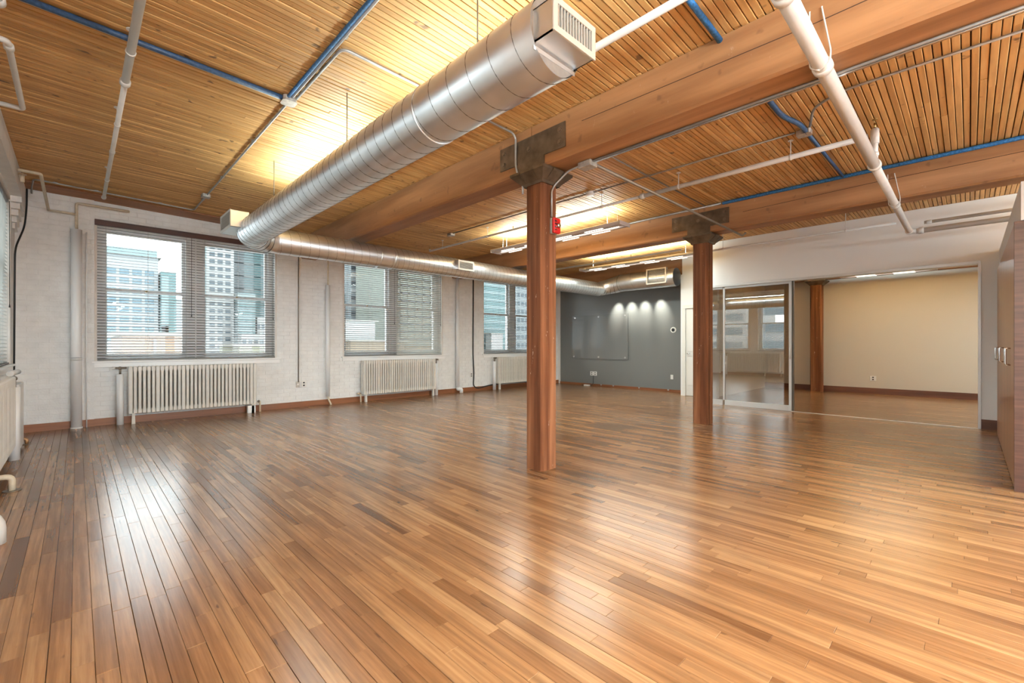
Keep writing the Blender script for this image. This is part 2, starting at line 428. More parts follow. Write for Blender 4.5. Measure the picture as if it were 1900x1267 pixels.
# ---- window wall (brick) with three openings
WINX = [(.19, 2.69), (3.95, 6.47), (7.77, 10.29)]; WZ0, WZ1 = .96, 3.07
def wall_with_holes(mb, spans, a, b_, z1, box):
    x = a
    for s0, s1 in spans:
        box(x, s0, 0, z1); box(s0, s1, 0, WZ0); box(s0, s1, WZ1, z1); x = s1
    box(x, b_, 0, z1)
m = MB()
wall_with_holes(m, WINX, XL - .4, XB + .3, 3.46, lambda a, b_, z0, z1: m.box(a, b_, YW + .004, YW + .42, z0, z1))
ww = struct(m.build('wall_window', 'mortar'))
bricks = []; z = .0; row = 0; rr = random.Random(5); BL, BH = .213, .0725
while z < 3.44:
    x = XL - (BL / 2 if row % 2 else 0)
    while x < XG:
        a, b_ = max(x, XL), min(x + BL, XG); x += BL
        segs = [(a, b_)]
        if z + BH * .5 > WZ0 and z + BH * .5 < WZ1:
            for s0, s1 in WINX:
                ns = []
                for p, q in segs:
                    if q <= s0 or p >= s1: ns.append((p, q))
                    else:
                        if p < s0 - .01: ns.append((p, s0))
                        if q > s1 + .01: ns.append((s1, q))
                segs = ns
        for p, q in segs:
            top = min(z + BH - .006, zc((p + q) / 2) - .024 + rr.uniform(-.02, .0))
            if q - p > .02 and top > z + .015:
                proud = .030 if q <= .19 else 0
                bricks.append((p + .003, q - .003, z, top, rr.uniform(.0002, .0016) + proud))
    z += BH; row += 1
bricks.sort(key=lambda b: -(b[1] - b[0]) * (b[3] - b[2]) / (C_ * b[0] + S_ * YW) ** 3)
def brick_add(mb, b):
    x0, x1, z0, z1, d = b; e = .003
    y1, y0 = YW + .006, YW - d
    mb.add([(x0, y1, z0), (x1, y1, z0), (x1, y1, z1), (x0, y1, z1), (x0, y0 + e, z0), (x1, y0 + e, z0), (x1, y0 + e, z1), (x0, y0 + e, z1),
            (x0 + e, y0, z0 + e), (x1 - e, y0, z0 + e), (x1 - e, y0, z1 - e), (x0 + e, y0, z1 - e)],
           [(0, 1, 5, 4), (1, 2, 6, 5), (2, 3, 7, 6), (3, 0, 4, 7), (4, 5, 9, 8), (5, 6, 10, 9), (6, 7, 11, 10), (7, 4, 8, 11), (8, 9, 10, 11)])
for b in bricks[:300]:
    m = MB(); brick_add(m, b); m.build('brick', 'brick', ww)
rest = MB()
for b in bricks[300:]: brick_add(rest, b)
rest.box(XL, .188, YW - .028, YW + .003, 0, 3.34)
o = rest.build('bricks', 'brick', ww); o['kind'] = 'stuff'

# ---- left wall with windows, seen edge-on
LWIN = [(6.1, 8.5), (3.35, 5.85), (-1.4, 1.05)]
m = MB(); y = Y0
for s0, s1 in sorted(LWIN):
    for (p, q, z0, z1) in ((y, s0, 0, 3.46), (s0, s1, 0, WZ0), (s0, s1, WZ1, 3.46)): m.box(XL - .4, XL, p, q, z0, z1)
    y = s1
m.box(XL - .4, XL, y, YW, 0, 3.46)
wl = struct(m.build('wall_left', 'brick'))
m = MB(); m.box(XL, XL + .10, -3, YW - .03, 3.10, zc(XL) - .01)
m.build('lintel', 'brick', wl)
m = MB()
for k in range(5):
    m.box(XL, XL + .098 - k * .018, 8.47 + k * .06, YW - .03, 3.10 - (k + 1) * .075, 3.10 - k * .075 - .004)
m.build('corbel', 'brick', wl)
# ---- walls out of the picture, closing the room; the wide openings are added for daylight
FILL_WIN = [(-.3, 2.8), (3.1, 6.2), (6.5, 9.1)]
m = MB(); x = XL - .4
for (a, b_) in FILL_WIN:
    m.box(x, a, Y0 - .2, Y0, 0, 3.5); m.box(a, b_, Y0 - .2, Y0, 0, .6); m.box(a, b_, Y0 - .2, Y0, 3.1, 3.5); x = b_
m.box(x, XB + .3, Y0 - .2, Y0, 0, 3.5)
struct(m.build('wall_back', 'white'))

# ---- grey wall, door wall, partition
struct(MB().box(XG, XG + .12, 4.6, YW + .004, 0, 3.285).build('wall_grey', 'grey'))
struct(MB().box(XG - .035, XG, YW - .07, YW - .001, 0, 3.285).build('trim_3', 'trim'))
m = MB()
m.box(10.3, XG - .001, 4.765, 4.80, 0, 2.875); m.box(10.3, 10.355, 4.051, 4.765, 2.141, 3.285)
struct(m.build('wall_doorway', 'white'))
dr = struct(empty('door_1', (10.3, 4.76, 0)))
m = MB(); m.box(-.02, .1, -.075, .0, 0, 2.06); m.box(-.02, .1, -.81, -.735, 0, 2.06); m.box(-.02, .1, -.81, 0, 2.06, 2.14)
m.build('door_frame', 'trim', dr, bevel=.004)
m = MB(); m.box(.02, .06, -.732, -.078, .005, 2.055); m.box(.012, .02, -.68, -.13, .25, .9); m.box(.012, .02, -.68, -.13, 1.05, 1.95)
dl = m.build('door_leaf', 'plastic', dr, bevel=.003)
MB().tube([(.02, -.12, 1.0), (-.03, -.12, 1.0), (-.03, -.2, 1.0)], .009, 8, .01).build('door_handle', 'chrome', dl)
m = MB()
m.box(XP, XP + .12, -.1149, 3.95, 2.40, 3.285)          # header over the glass
m.box(XP, XP + .12, -3.5, -.115, 0, 3.285)             # nib and beyond
m.box(XP + .121, 10.299, 3.951, 4.05, 0, 3.285)
struct(m.build('wall_partition', 'white'))
m = MB(); m.box(XP - .012, XP + .132, -.115, 3.95, 2.36, 2.405); m.box(XP - .012, XP + .132, -.118, -.088, 0, 2.36)
struct(m.build('trim_4', 'alu', bevel=.002))
# glass partition
gp = tag(empty('sliding_glass_door', (XP + .03, 2.25, 0)), 'tall aluminium framed sliding glass panel reflecting the windows, behind the second timber column', 'glass door')
m = MB(); m.box(0, .05, 0, .045, 0, 2.36); m.box(0, .05, 1.17, 1.20, .1, 2.34)
m.build('stile', 'alu', gp, bevel=.003)
MB().box(.005, .055, -.032, -.002, 0, 2.36).build('edge_stile', 'alu_dark', gp)
MB().box(0, .05, .0455, 1.17, 0, .10).build('bottom_rail', 'alu', gp, bevel=.003)
MB().box(0, .05, .0455, 1.17, 2.32, 2.36).build('top_rail', 'alu', gp)
MB().box(.022, .030, .046, 1.169, .10, 2.32).build('glass_pane', 'glass_part', gp)
MB().tube([(-.03, .02, .95), (-.03, .02, 1.15)], .008, 8).build('pull_handle', 'alu', gp)
gp2 = tag(empty('fixed_glass_panel', (XP + .03, 3.46, 0)), 'narrow fixed glass panel with aluminium foot rail, mostly hidden behind the second timber column', 'glass panel')
MB().box(0, .05, 0, .49, 0, .10).build('bottom_rail', 'alu', gp2); MB().box(0, .05, 0, .49, 2.32, 2.36).build('top_rail', 'alu', gp2)
MB().box(.022, .030, 0, .45, .10, 2.32).build('glass_pane', 'glass_part', gp2); MB().box(0, .05, .45, .49, .1, 2.32).build('stile', 'alu', gp2)
# back room
struct(MB().box(XB, XB + .15, -3.6, 4.05, 0, 3.285).build('wall_beige', 'beige'))
m = MB(); m.box(10.67, XB, 4.05, 4.15, 0, 3.285); struct(m.build('wall_side', 'beige'))
m = MB(); m.box(XP, XB, -3.6, -3.5, 0, 3.285); struct(m.build('wall_end', 'beige'))
struct(MB().box(XB - .018, XB, -3.5, 4.05, 0, .145).build('baseboard_beige', 'dark_base'))
# baseboards
m = MB(); m.box(XL, .19, YW - .052, YW - .032, 0, .105); m.box(.19, XG, YW - .022, YW - .0035, 0, .105)
struct(m.build('baseboard_window', 'base'))
struct(MB().box(XG - .02, XG, 4.80, YW - .07, 0, .06).build('baseboard_grey', 'base'))
struct(MB().box(XP - .018, XP, -.29, -.12, 0, .14).build('baseboard_partition', 'dark_base'))
struct(MB().box(XL, XL + .018, Y0, YW - .053, 0, .105).build('baseboard_left', 'base'))
# right side: bulkhead, cupboards
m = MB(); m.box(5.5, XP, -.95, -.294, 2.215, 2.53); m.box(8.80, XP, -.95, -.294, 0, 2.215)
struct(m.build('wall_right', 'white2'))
cb_ = tag(empty('tall_cabinet', (5.5, -.26, 0)), 'tall dark brown laminate cupboard with doors tinted like reflected floor along the right wall', 'cabinet')
m = MB(); m.box(.02, 3.29, -.6, -.022, .0, 2.21); m.build('carcass', 'cabinet', cb_)
MB().box(0, .02, -.6, .004, 0, 2.21).build('end_panel', 'cabinet', cb_, bevel=.002)
for k in range(6):
    x0 = .024 + k * .5445
    d = MB().box(x0, x0 + .541, -.021, 0, .012, 2.205).build('door', 'cab_door', cb_, bevel=.002)
    hx = x0 + (.47 if k % 2 == 0 else .07)
    MB().tube([(hx, .001, 1.02), (hx, .032, 1.02), (hx, .032, 1.17), (hx, .001, 1.17)], .0055, 8, .01).build('handle', 'chrome', d)

# ------------------------------------------------------------------ windows and blinds
def window_unit(name, w, loc, rz):
    """local x along the wall, y outwards"""
    e = struct(empty(name, loc, rz)); h = WZ1 - WZ0
    m = MB(); m.box(-.0, .03, .0, .40, 0, h); m.box(w - .03, w, .0, .40, 0, h); m.box(.03, w - .03, .0, .40, h - .03, h)
    m.build('reveal', 'stone', e)
    m = MB(); mw = .24; c = w / 2
    m.box(.03, .10, .18, .34, 0, h - .03); m.box(w - .10, w - .03, .18, .34, 0, h - .03); m.box(.10, w - .10, .18, .34, h - .10, h - .03)
    m.box(.10, w - .10, .18, .34, 0, .05); m.box(c - mw / 2, c + mw / 2, .16, .34, .05, h - .10)
    m.build('window_frame', 'frame', e, bevel=.004)
    for (x0, x1) in ((.10, c - mw / 2), (c + mw / 2, w - .10)):
        for (z0, z1, y) in ((.05, 1.11, .19), (1.07, h - .10, .245)):
            m = MB(); s = .045
            m.box(x0, x0 + s, y, y + .045, z0, z1); m.box(x1 - s, x1, y, y + .045, z0, z1)
            m.box(x0 + s, x1 - s, y, y + .045, z0, z0 + .055); m.box(x0 + s, x1 - s, y, y + .045, z1 - .045, z1)
            sa = m.build('sash', 'frame', e, bevel=.003)
            MB().box(x0 + s, x1 - s, y + .02, y + .025, z0 + .055, z1 - .045).build('pane', 'glass', sa)
        m = MB(); m.sphere(((x0 + x1) / 2, .175, 1.10), .016, 8, 5, .8); m.build('sash_lock', 'brass', e)
    m = MB(); m.box(-.03, w + .06, -.045, .20, -.025, 0); m.box(-.01, w + .04, -.022, -.002, -.095, -.025)
    m.build('window_sill', 'frame', e, bevel=.004)
    return e
PITCH = .0445
def make_blind(w, tilt, mat, parts=True):
    e = empty('venetian_blind')
    z1 = WZ1 - WZ0; z0 = .035
    MB().box(0, w, -.035, .03, 0, .018).build('bottom_rail', 'slat', e)
    MB().box(0, w, -.03, .035, z1 - .075, z1 - .03).build('head_rail', 'slat', e)
    c, s = math.cos(tilt) * .025, math.sin(tilt) * .025
    m = MB(); vs = []; sec = [(-c, -s), (-c * .4, -s * .4 + .0026), (c * .4, s * .4 + .0026), (c, s), (c * .4, s * .4 - .0008), (-c * .4, -s * .4 - .0008)]
    m.prism(sec, .004, w - .004, axis='x')
    sm = m.build('slat', mat, e); first = True; n = int((z1 - .085 - z0) / PITCH)
    for i in range(n + 1):
        o = sm if i == 0 else sm.copy()
        if i: COL.objects.link(o)
        o.location = (0, 0, z0 + i * PITCH)
    m = MB()
    for fx in (.10, .5, .90):
        x = w * fx
        for y in (-.027, .027): m.box(x - .0012, x + .0012, y - .0012, y + .0012, .01, z1 - .05)
    m.build('ladder_cord', 'cord', e)
    MB().tube([(w - .06, -.04, z1 - .06), (w - .06, -.042, .75)], .003, 6).build('pull_cord', 'black', e)
    m = MB(); m.tube([(w - .06, -.042, .75), (w - .06, -.042, .71)], [.004, .009], 8); m.build('cord_tassel', 'black', e)
    return e
wn = 1
BL_LABEL = ['at the first window from the corner', 'at the middle window', 'at the window behind the first column']
for i, (a, b_) in enumerate(WINX):
    window_unit('window_%d' % wn, b_ - a, (a, YW + .002, WZ0), 0); wn += 1
    w2 = (b_ - a - .015) / 2
    for k in range(2):
        t = .34
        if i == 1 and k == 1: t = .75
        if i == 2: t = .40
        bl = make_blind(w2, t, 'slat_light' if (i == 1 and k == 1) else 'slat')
        bl.location = (a + .003 + k * (w2 + .009), YW + .045, WZ0 + .002)
        tag(bl, 'grey venetian blind, %s half, %s%s' % (('left' if k == 0 else 'right'), BL_LABEL[i], ', slats tipped more' if i == 1 and k == 1 else ''), 'blind', 'venetian blinds on the brick wall')
    v = MB().box(.002, b_ - a - .002, -.035, -.012, WZ1 - .085, WZ1).build('blind_valance', 'valance'); v.location = (a, YW + .01, 0)
    tag(v, 'dark brown wooden valance board ' + ['over the blinds nearest the corner', 'over the middle window, mostly behind the duct', 'over the third window, behind the duct'][i], 'valance')
for i, (a, b_) in enumerate(LWIN):
    window_unit('window_%d' % wn, b_ - a, (XL - .002, a, WZ0), math.pi / 2); wn += 1
    if i < 2:
        w2 = (b_ - a - .015) / 2
        for k in range(2):
            bl = make_blind(w2, .25, 'slat_light')
            bl.location = (XL - .045, a + .003 + k * (w2 + .009), WZ0 + .002); bl.rotation_euler = (0, 0, math.pi / 2)
            tag(bl, 'pale venetian blind on the side wall, %s half of %s' % (('nearer', 'corner-side')[k], ('the window by the corner', 'the second window')[i]), 'blind', 'venetian blinds on the side wall')

# ------------------------------------------------------------------ radiators
def rad_section(p0, p1, wide, slim=False):
    m = MB(); c = (p0 + p1) / 2; hw = (p1 - p0) / 2 - .0015; cw = hw - (.0 if wide else .0065)
    z0, z1 = .15, .875
    prof = [(c - hw * .6, z1), (c - hw, z1 - .02), (c - hw, z1 - .06), (c - cw, z1 - .085), (c - cw, z0 + .085), (c - hw, z0 + .06), (c - hw, z0 + .012), (c - hw * .6, z0),
            (c + hw * .6, z0), (c + hw, z0 + .012), (c + hw, z0 + .06), (c + cw, z0 + .085), (c + cw, z1 - .085), (c + hw, z1 - .06), (c + hw, z1 - .02), (c + hw * .6, z1)]
    for (y0, y1) in (((-.145, -.085),) if slim else ((-.205, -.140), (-.125, -.06))):
        # two columns, front and rear, each with a softened face
        n = len(prof); vs = []
        for (y, s_, zz) in ((y0, .72, .010), (y0 + .012, 1, 0), (y1 - .012, 1, 0), (y1, .72, .010)):
            for (a, b_) in prof: vs.append((c + (a - c) * s_, y, max(z0 + zz, min(z1 - zz, b_))))
        fs = [tuple(range(n)), tuple(range(4 * n - 1, 3 * n - 1, -1))]
        for r in range(3): fs += [(r * n + (i + 1) % n, r * n + i, (r + 1) * n + i, (r + 1) * n + (i + 1) % n) for i in range(n)]
        m.add(vs, fs)
    if slim: return m
    m.box(c - hw * .8, c + hw * .8, -.148, -.122, z1 - .075, z1 - .015); m.box(c - hw * .8, c + hw * .8, -.148, -.122, z0 + .01, z0 + .07)
    return m
def radiator(loc, rz, L, label, valve, foot=True):
    slim = not foot
    e = tag(empty('radiator', loc, rz), label, 'radiator', 'cast iron radiators under the windows')
    n = round(L / .054); p = L / n
    cache = {}
    for i in range(n):
        wide = (i % 6 == 0) or i == n - 1
        if wide not in cache:
            o = rad_section(0, p, wide, slim).build('section', 'radiator', e); cache[wide] = o
        else:
            o = cache[wide].copy(); COL.objects.link(o)
        o.location = (i * p, 0, 0)
    m = MB()
    for z in (.20, .835): m.tube([(0, -.135 + slim * .02, z), (L, -.135 + slim * .02, z)], .017, 10)
    m.build('nipple_tube', 'radiator', e)
    for x in ((.06, L - .06) if foot else ()):
        m = MB(); m.prism([(x - .022, 0), (x + .022, 0), (x + .017, .165), (x - .017, .165)], -.20, -.15, axis='y')
        m.build('foot', 'radiator', e)
    s = -1 if valve < 0 else 1; vx = -.09 if s < 0 else L + .06
    m = MB(); m.tube([(vx, -.13, 0), (vx, -.13, .76)], .043, 16); m.build('pipe_cover', 'riser', e)
    m = MB(); m.tube([(vx, -.13, .76), (vx, -.13, .86)], .014, 10); m.tube([(vx - .06 * 1, -.13, .852), (vx + .075, -.13, .852)], .016, 10); m.sphere((vx, -.13, .85), .026, 10, 6)
    m.build('valve', 'conduit_dark', e)
    m = MB(); m.tube([(vx - .09 * (1 if s < 0 else -.9), -.13, .852), (vx - .055 * (1 if s < 0 else -.9), -.13, .852)], .024, 12); m.build('valve_knob', 'plastic', e)
    ox = L + .02 if s < 0 else -.08
    m = MB(); m.tube([(ox - .02 * s, -.13, .18), (ox + .05, -.13, .18), (ox + .05, -.13, 0)], .016, 10, .02); m.build('return_pipe', 'pipe_cream', e)
    MB().sphere((ox + .03, -.13, .185), .024, 8, 6).build('air_trap', 'conduit_dark', e)
    return e
r1 = radiator((.56, YW, 0), 0, 1.74, 'long cream cast iron radiator under the window nearest the corner', -1)
m = MB(); m.box(1.60, 1.72, -.2, -.12, 0, .13); m.build('foot_block', 'riser', r1)
radiator((4.31, YW, 0), 0, 1.81, 'cream cast iron radiator under the middle window, valve at its far end', 1)
radiator((8.15, YW, 0), 0, 1.81, 'cream cast iron radiator under the third window, half hidden by the first column', -1)
e = radiator((XL + .005, 5.0, 0), math.pi / 2, 1.90, 'cream radiator on the side wall at the edge of the picture, seen end-on', 1, False)
m = MB(); m.box(2.20, 2.78, -.15, -.03, .05, .77); m.build('pipe_casing', 'trim', e, bevel=.004)
m = MB(); m.tube([(1.82, -.11, .905), (2.32, -.13, .905)], .028, 14); m.sphere((2.32, -.13, .905), .028, 12, 8); m.build('supply_pipe', 'pipe_white', e)
e = tag(empty('floor_elbow_pipe', (-.43, 5.5, 0)), 'short worn cream pipe elbow coming out of the side wall into the floor', 'pipe')
MB().tube([(-.055, 0, .12), (.05, 0, .12), (.05, 0, 0)], .022, 12, .04).build('elbow', 'pipe_cream', e); MB().tube([(.05, 0, 0), (.05, 0, .006)], .055, 16).build('floor_flange', 'conduit_dark', e)
e = tag(empty('floor_valve', (-.47, 7.95, 0)), 'small copper pipe stub rising from the floor below the boxed-in pipe', 'pipe')
MB().tube([(-.04, 0, .07), (.04, 0, .07), (.04, 0, 0)], .018, 12, .03).build('elbow', 'copper', e); MB().tube([(.04, 0, 0), (.04, 0, .005)], .04, 14).build('floor_flange', 'conduit_dark', e)
e = tag(empty('white_pipe_bend', (-.42, 4.1, 0)), 'rounded white pipe bend entering the floor at the left picture edge', 'pipe')
MB().tube([(-.09, 0, .16), (.06, 0, .16), (.06, 0, 0)], .055, 16, .10).build('bend', 'pipe_white', e)

# ------------------------------------------------------------------ timber columns and beams
def timber_column(x, y, h, w, label):
    e = tag(empty('timber_column', (x, y, 0)), label, 'column', 'timber columns')
    m = MB(); c = w / 2; m.cbox(-c, c, -c, c, 0, h, .022); m.build('shaft', 'column', e)
    m = MB()  # steel capital: collar, flared wings, ribs
    k = c + .012; m.box(-k, k, -k, k, h - .015, h + .075)
    m.build('collar', 'steel', e, bevel=.003)
    m = MB(); q = k + .002; w_ = k + .095
    def sq(r, z): return [(-r, -r, z), (r, -r, z), (r, r, z), (-r, r, z)]
    m.add(sq(q, h - .02) + sq(q + .012, h + .0) + sq(w_, h + .078) + sq(w_, h + .10), [(0, 1, 5, 4), (1, 2, 6, 5), (2, 3, 7, 6), (3, 0, 4, 7), (4, 5, 9, 8), (5, 6, 10, 9), (6, 7, 11, 10), (7, 4, 8, 11), (8, 9, 13, 12), (9, 10, 14, 13), (10, 11, 15, 14), (11, 8, 12, 15), (15, 14, 13, 12)][:12] + [(12, 13, 14, 15)])
    m.build('flared_head', 'steel', e)
    for s in (-1, 1):
        for t_ in (-.08, .08):
            m = MB(); m.prism([(s * (q + .013), h + .002), (s * (w_ + .012), h + .080), (s * (w_ + .012), h + .099), (s * (w_ - .02), h + .05)], t_ - .004, t_ + .004, axis='y'); m.build('rib', 'steel', e)
            m = MB(); m.prism([(s * (q + .013), h + .002), (s * (w_ + .012), h + .080), (s * (w_ + .012), h + .099), (s * (w_ - .02), h + .05)], t_ - .004, t_ + .004, axis='x'); m.build('rib', 'steel', e)
    m = MB(); m.box(-k - .05, k + .05, -k - .07, k + .07, h + .101, h + .119); m.build('top_plate', 'steel', e, bevel=.002)
    return e
COLH = 2.76; BZ = 2.88
timber_column(3.26, 2.93, COLH, .222, 'nearest square timber column, red-brown and flecked with old paint, carrying the first beam')
timber_column(6.89, 2.86, COLH, .226, 'second timber column, standing in front of the glass partition')
timber_column(13.73, 2.76, COLH, .25, 'timber column against the beige wall of the room beyond the opening')
def beam(x0, x1, ya, yb, label, joint=None):
    e = tag(empty('timber_beam', ((x0 + x1) / 2, (ya + yb) / 2, BZ)), label, 'beam', 'timber ceiling beams')
    hx = (x1 - x0) / 2; cy = (ya + yb) / 2; ztop = 3.286 - BZ
    segs = [(ya, yb)] if joint is None else [(ya, joint - .003), (joint + .003, yb)]
    for (p, q) in segs:
        m = MB(); c = .018
        pts = [(-hx + c, 0), (hx - c, 0), (hx, c), (hx, ztop), (-hx, ztop), (-hx, c)]
        m.prism(pts, p - cy, q - cy, axis='y'); m.build('timber', 'beam', e)
    return e
def check_line(e, side, x, pts):
    """long drying crack along a beam, a thin dark recess edged by a pale splinter"""
    m = MB()
    for (p, q) in zip(pts[:-1], pts[1:]):
        dx = .0015 * side
        m.add([(x + dx, p[0], p[1]), (x + dx, q[0], q[1]), (x + dx, q[0], q[1] + .006), (x + dx, p[0], p[1] + .006)], [(0, 1, 2, 3)])
    m.build('drying_crack', 'slab', e)
b1 = beam(3.12, 3.41, -4, YW, 'long timber beam over the nearest column, running from overhead to the window wall', 2.93)
check_line(b1, -1, -.145, [(-5.5, .25), (-4.3, .22), (-3.2, .235), (-1.9, .215), (-.2, .25)])
b2 = beam(6.74, 7.04, -3.4, YW, 'timber beam over the second column, edged with blue cable', 2.86)
check_line(b2, -1, -.15, [(-5.6, .28), (-4.0, .25), (-3.0, .24), (-2.0, .235), (-.6, .2)])
beam(10.36, 10.66, -3.4, YW, 'third timber beam, above the far duct near the grey wall')
beam(13.60, 13.88, -3.4, 4.04, 'timber beam along the top of the beige wall in the further room')
def splice(x, yc, label, y0, y1):
    e = tag(empty('steel_splice_plate', (x, yc, BZ)), label, 'bracket', 'steel plates at the column heads')
    MB().box(-.012, -.001, y0 - yc, y1 - yc, .09, .315).build('side_plate', 'steel', e, bevel=.002)
    L = y1 - y0
    for (fy, z) in ((.07, .145), (.07, .255), (.52, .20), (.93, .145), (.93, .255)):
        p = (-.0125, y0 - yc + L * fy, z)
        m = MB(); m.tube([p, (p[0] - .012, p[1], p[2])], .018, 6, smooth=False); m.tube([(p[0], p[1], p[2]), (p[0] - .003, p[1], p[2])], .026, 12); m.build('bolt', 'bolt', e)
    m = MB(); m.box(-.014, -.001, -.17, .17, .001, .089); m.build('saddle_block', 'steel', e)
    return e
splice(3.12, 2.93, 'bolted dark steel plate joining the beam over the nearest column', 2.51, 3.36)
splice(6.74, 2.86, 'bolted dark steel plate joining the beam over the second column', 2.42, 3.28)

# ------------------------------------------------------------------ ducts
DX, DY, DZ, DR = 1.63, 6.80, 2.66, .178
def grille(mb_parent, w, h, n, face, vertical=True, depth=.10):
    """box with a framed louvre; local face at y=0 looking to -y, centred on x and z"""
    m = MB(); t = .006
    m.box(-w / 2, -w / 2 + t, 0, depth, -h / 2, h / 2); m.box(w / 2 - t, w / 2, 0, depth, -h / 2, h / 2)
    m.box(-w / 2, w / 2, 0, depth, -h / 2, -h / 2 + t); m.box(-w / 2, w / 2, 0, depth, h / 2 - t, h / 2)
    bx = m.build('takeoff_box', 'duct', mb_parent)
    m = MB(); f = .025
    m.box(-w / 2 - .004, -w / 2 + f, -.006, 0, -h / 2 - .004, h / 2 + .004); m.box(w / 2 - f, w / 2 + .004, -.006, 0, -h / 2 - .004, h / 2 + .004)
    m.box(-w / 2 + f, w / 2 - f, -.006, 0, -h / 2 - .004, -h / 2 + f); m.box(-w / 2 + f, w / 2 - f, -.006, 0, h / 2 - f, h / 2 + .004)
    fr = m.build('grille_frame', 'grille', mb_parent)
    MB().box(-w / 2 + .01, w / 2 - .01, .05, .054, -h / 2 + .01, h / 2 - .01).build('grille_backing', 'grille_dark', mb_parent)
    sl = None
    for k in range(n):
        if vertical:
            x = -w / 2 + f + (w - 2 * f) * (k + .5) / n; m = MB().box(x - .0025, x + .0025, -.003, .008, -h / 2 + f, h / 2 - f)
        else:
            z = -h / 2 + f + (h - 2 * f) * (k + .5) / n; m = MB().box(-w / 2 + f, w / 2 - f, -.003, .010, z - .0022, z + .0022)
        m.build('louvre', 'grille', mb_parent)
du = tag(empty('spiral_duct', (DX, 1.38, DZ)), 'big shiny spiral duct hanging overhead, running from the near grille to the window side', 'duct', 'spiral ducts')
m = MB(); m.tube([(0, 0, 0), (0, DY - 1.38 - .36, 0)], DR, 48, caps=False); m.build('duct_pipe', 'duct', du)
m = MB(); m.tube([(0, -.002, 0), (0, .003, 0)], DR - .004, 48); m.build('end_cap', 'galv', du)
MB().helix((0, .03, 0), (0, 1, 0), DR, 1.0, .17, .0035).helix((0, 1.03, 0), (0, 1, 0), DR, DY - 1.38 - .40 - 1.03, .125, .0035).build('spiral_seam', 'seam', du)
m = MB(); m.tube([(0, -.012, 0), (0, .022, 0)], DR + .003, 48, caps=False); m.build('end_band', 'duct', du)
m = MB(); m.ring((0, .98, 0), (0, 1, 0), DR, .012, .004, 48); m.build('joint_band', 'duct', du)
# elbow to the second run: gored bend
m = MB(); el = []; R0 = .36
y0 = DY - 1.38 - R0
for k in range(6):
    a = math.pi / 2 * k / 5; el.append((R0 - R0 * math.cos(a), y0 + R0 * math.sin(a), 0))
m.tube(el, DR, 40, caps=False); m.build('gored_elbow', 'duct', du)
m = MB()
for k in range(1, 5):
    a = math.pi / 2 * k / 5; c = Vector(el[k]); d = Vector((math.sin(a), math.cos(a), 0)); m.tube([c - d * .005, c + d * .005], DR + .004, 40)
m.build('elbow_seam', 'seam', du)
g = empty('grille_box', (0, -.12, -.016)); g.parent = du; grille(g, .30, .148, 12, None, True, .122)
m = MB(); m.box(-.15, .15, -.085 + .081, -.001, -.12, -.1); m.build('mounting_flange', 'duct', du)
g = empty('grille_box', (-.285, 5.17, .095)); g.parent = du; g.rotation_euler = (0, 0, -math.pi / 2); grille(g, .52, .21, 9, None, False, .20)
d2 = tag(empty('spiral_duct', (DX + .36, DY, DZ)), 'long bronze-lit spiral duct running level in front of the windows', 'duct', 'spiral ducts')
XE = 10.1
m = MB(); m.tube([(0, 0, 0), (XE - .3 - DX - .36, 0, 0)], DR, 44, caps=False); m.build('duct_pipe', 'duct', d2)
MB().helix((.03, 0, 0), (1, 0, 0), DR, 1.5, .13, .003).helix((1.75, 0, 0), (1, 0, 0), DR, XE - 2.2 - DX - .36, .10, .003).build('spiral_seam', 'seam', d2)
m = MB(); m.ring((1.55, 0, 0), (1, 0, 0), DR, .02, .006, 44); m.ring((1.80, 0, 0), (1, 0, 0), DR, .03, .006, 44); m.build('joint_band', 'duct', d2)
g = empty('grille_box', (5.19 - DX - .36, -.26, .015)); g.parent = d2; grille(g, .36, .17, 8, None, False, .13)
d3 = tag(empty('spiral_duct', (XE, 6.3, 2.80)), 'wide spiral duct along the grey wall with a square grille', 'duct', 'spiral ducts')
m = MB(); m.tube([(0, 0, 0), (0, -1.50, 0)], .215, 44, caps=False); m.build('duct_pipe', 'duct', d3)
el = [(-.3, .5, -.14)]
for k in range(1, 6):
    a = math.pi / 2 * k / 5; el.append((-.3 + .3 * math.sin(a), .5 - .5 * (1 - math.cos(a)), -.14 + .14 * k / 5))
m = MB(); m.tube(el, [DR, .185, .19, .20, .21, .215], 44, caps=False); m.build('gored_elbow', 'duct', d3)
m = MB()
for k in range(1, 6):
    a = math.pi / 2 * (k - .02) / 5; c = Vector(el[k]); d = Vector((math.cos(a), -math.sin(a), 0)); m.tube([c - d * .005, c + d * .005], [DR, .185, .19, .20, .21, .215][k] + .004, 40)
m.build('elbow_seam', 'seam', d3)
MB().helix((0, -.05, 0), (0, -1, 0), .215, 1.4, .35, .003).build('spiral_seam', 'seam', d3)
g = empty('grille_box', (-.245, -1.10, .04)); g.parent = d3; g.rotation_euler = (0, 0, -math.pi / 2); grille(g, .50, .36, 14, None, False, .10)
for i, (x, y, r, lab) in enumerate(((1.63, 3.66, .003, 'thin rod holding up the big duct, midway along'), (1.63, 1.95, .003, 'thin rod holding up the big duct near its grille end'), (1.63, 5.6, .003, 'thin rod holding up the big duct near the window side'))):
    e = tag(MB().tube([(0, 0, 0), (0, 0, zc(x) - DZ - DR)], .0045, 8).build('duct_hanger_rod', 'conduit_dark'), lab, 'hanger'); e.location = (x, y, DZ + DR)

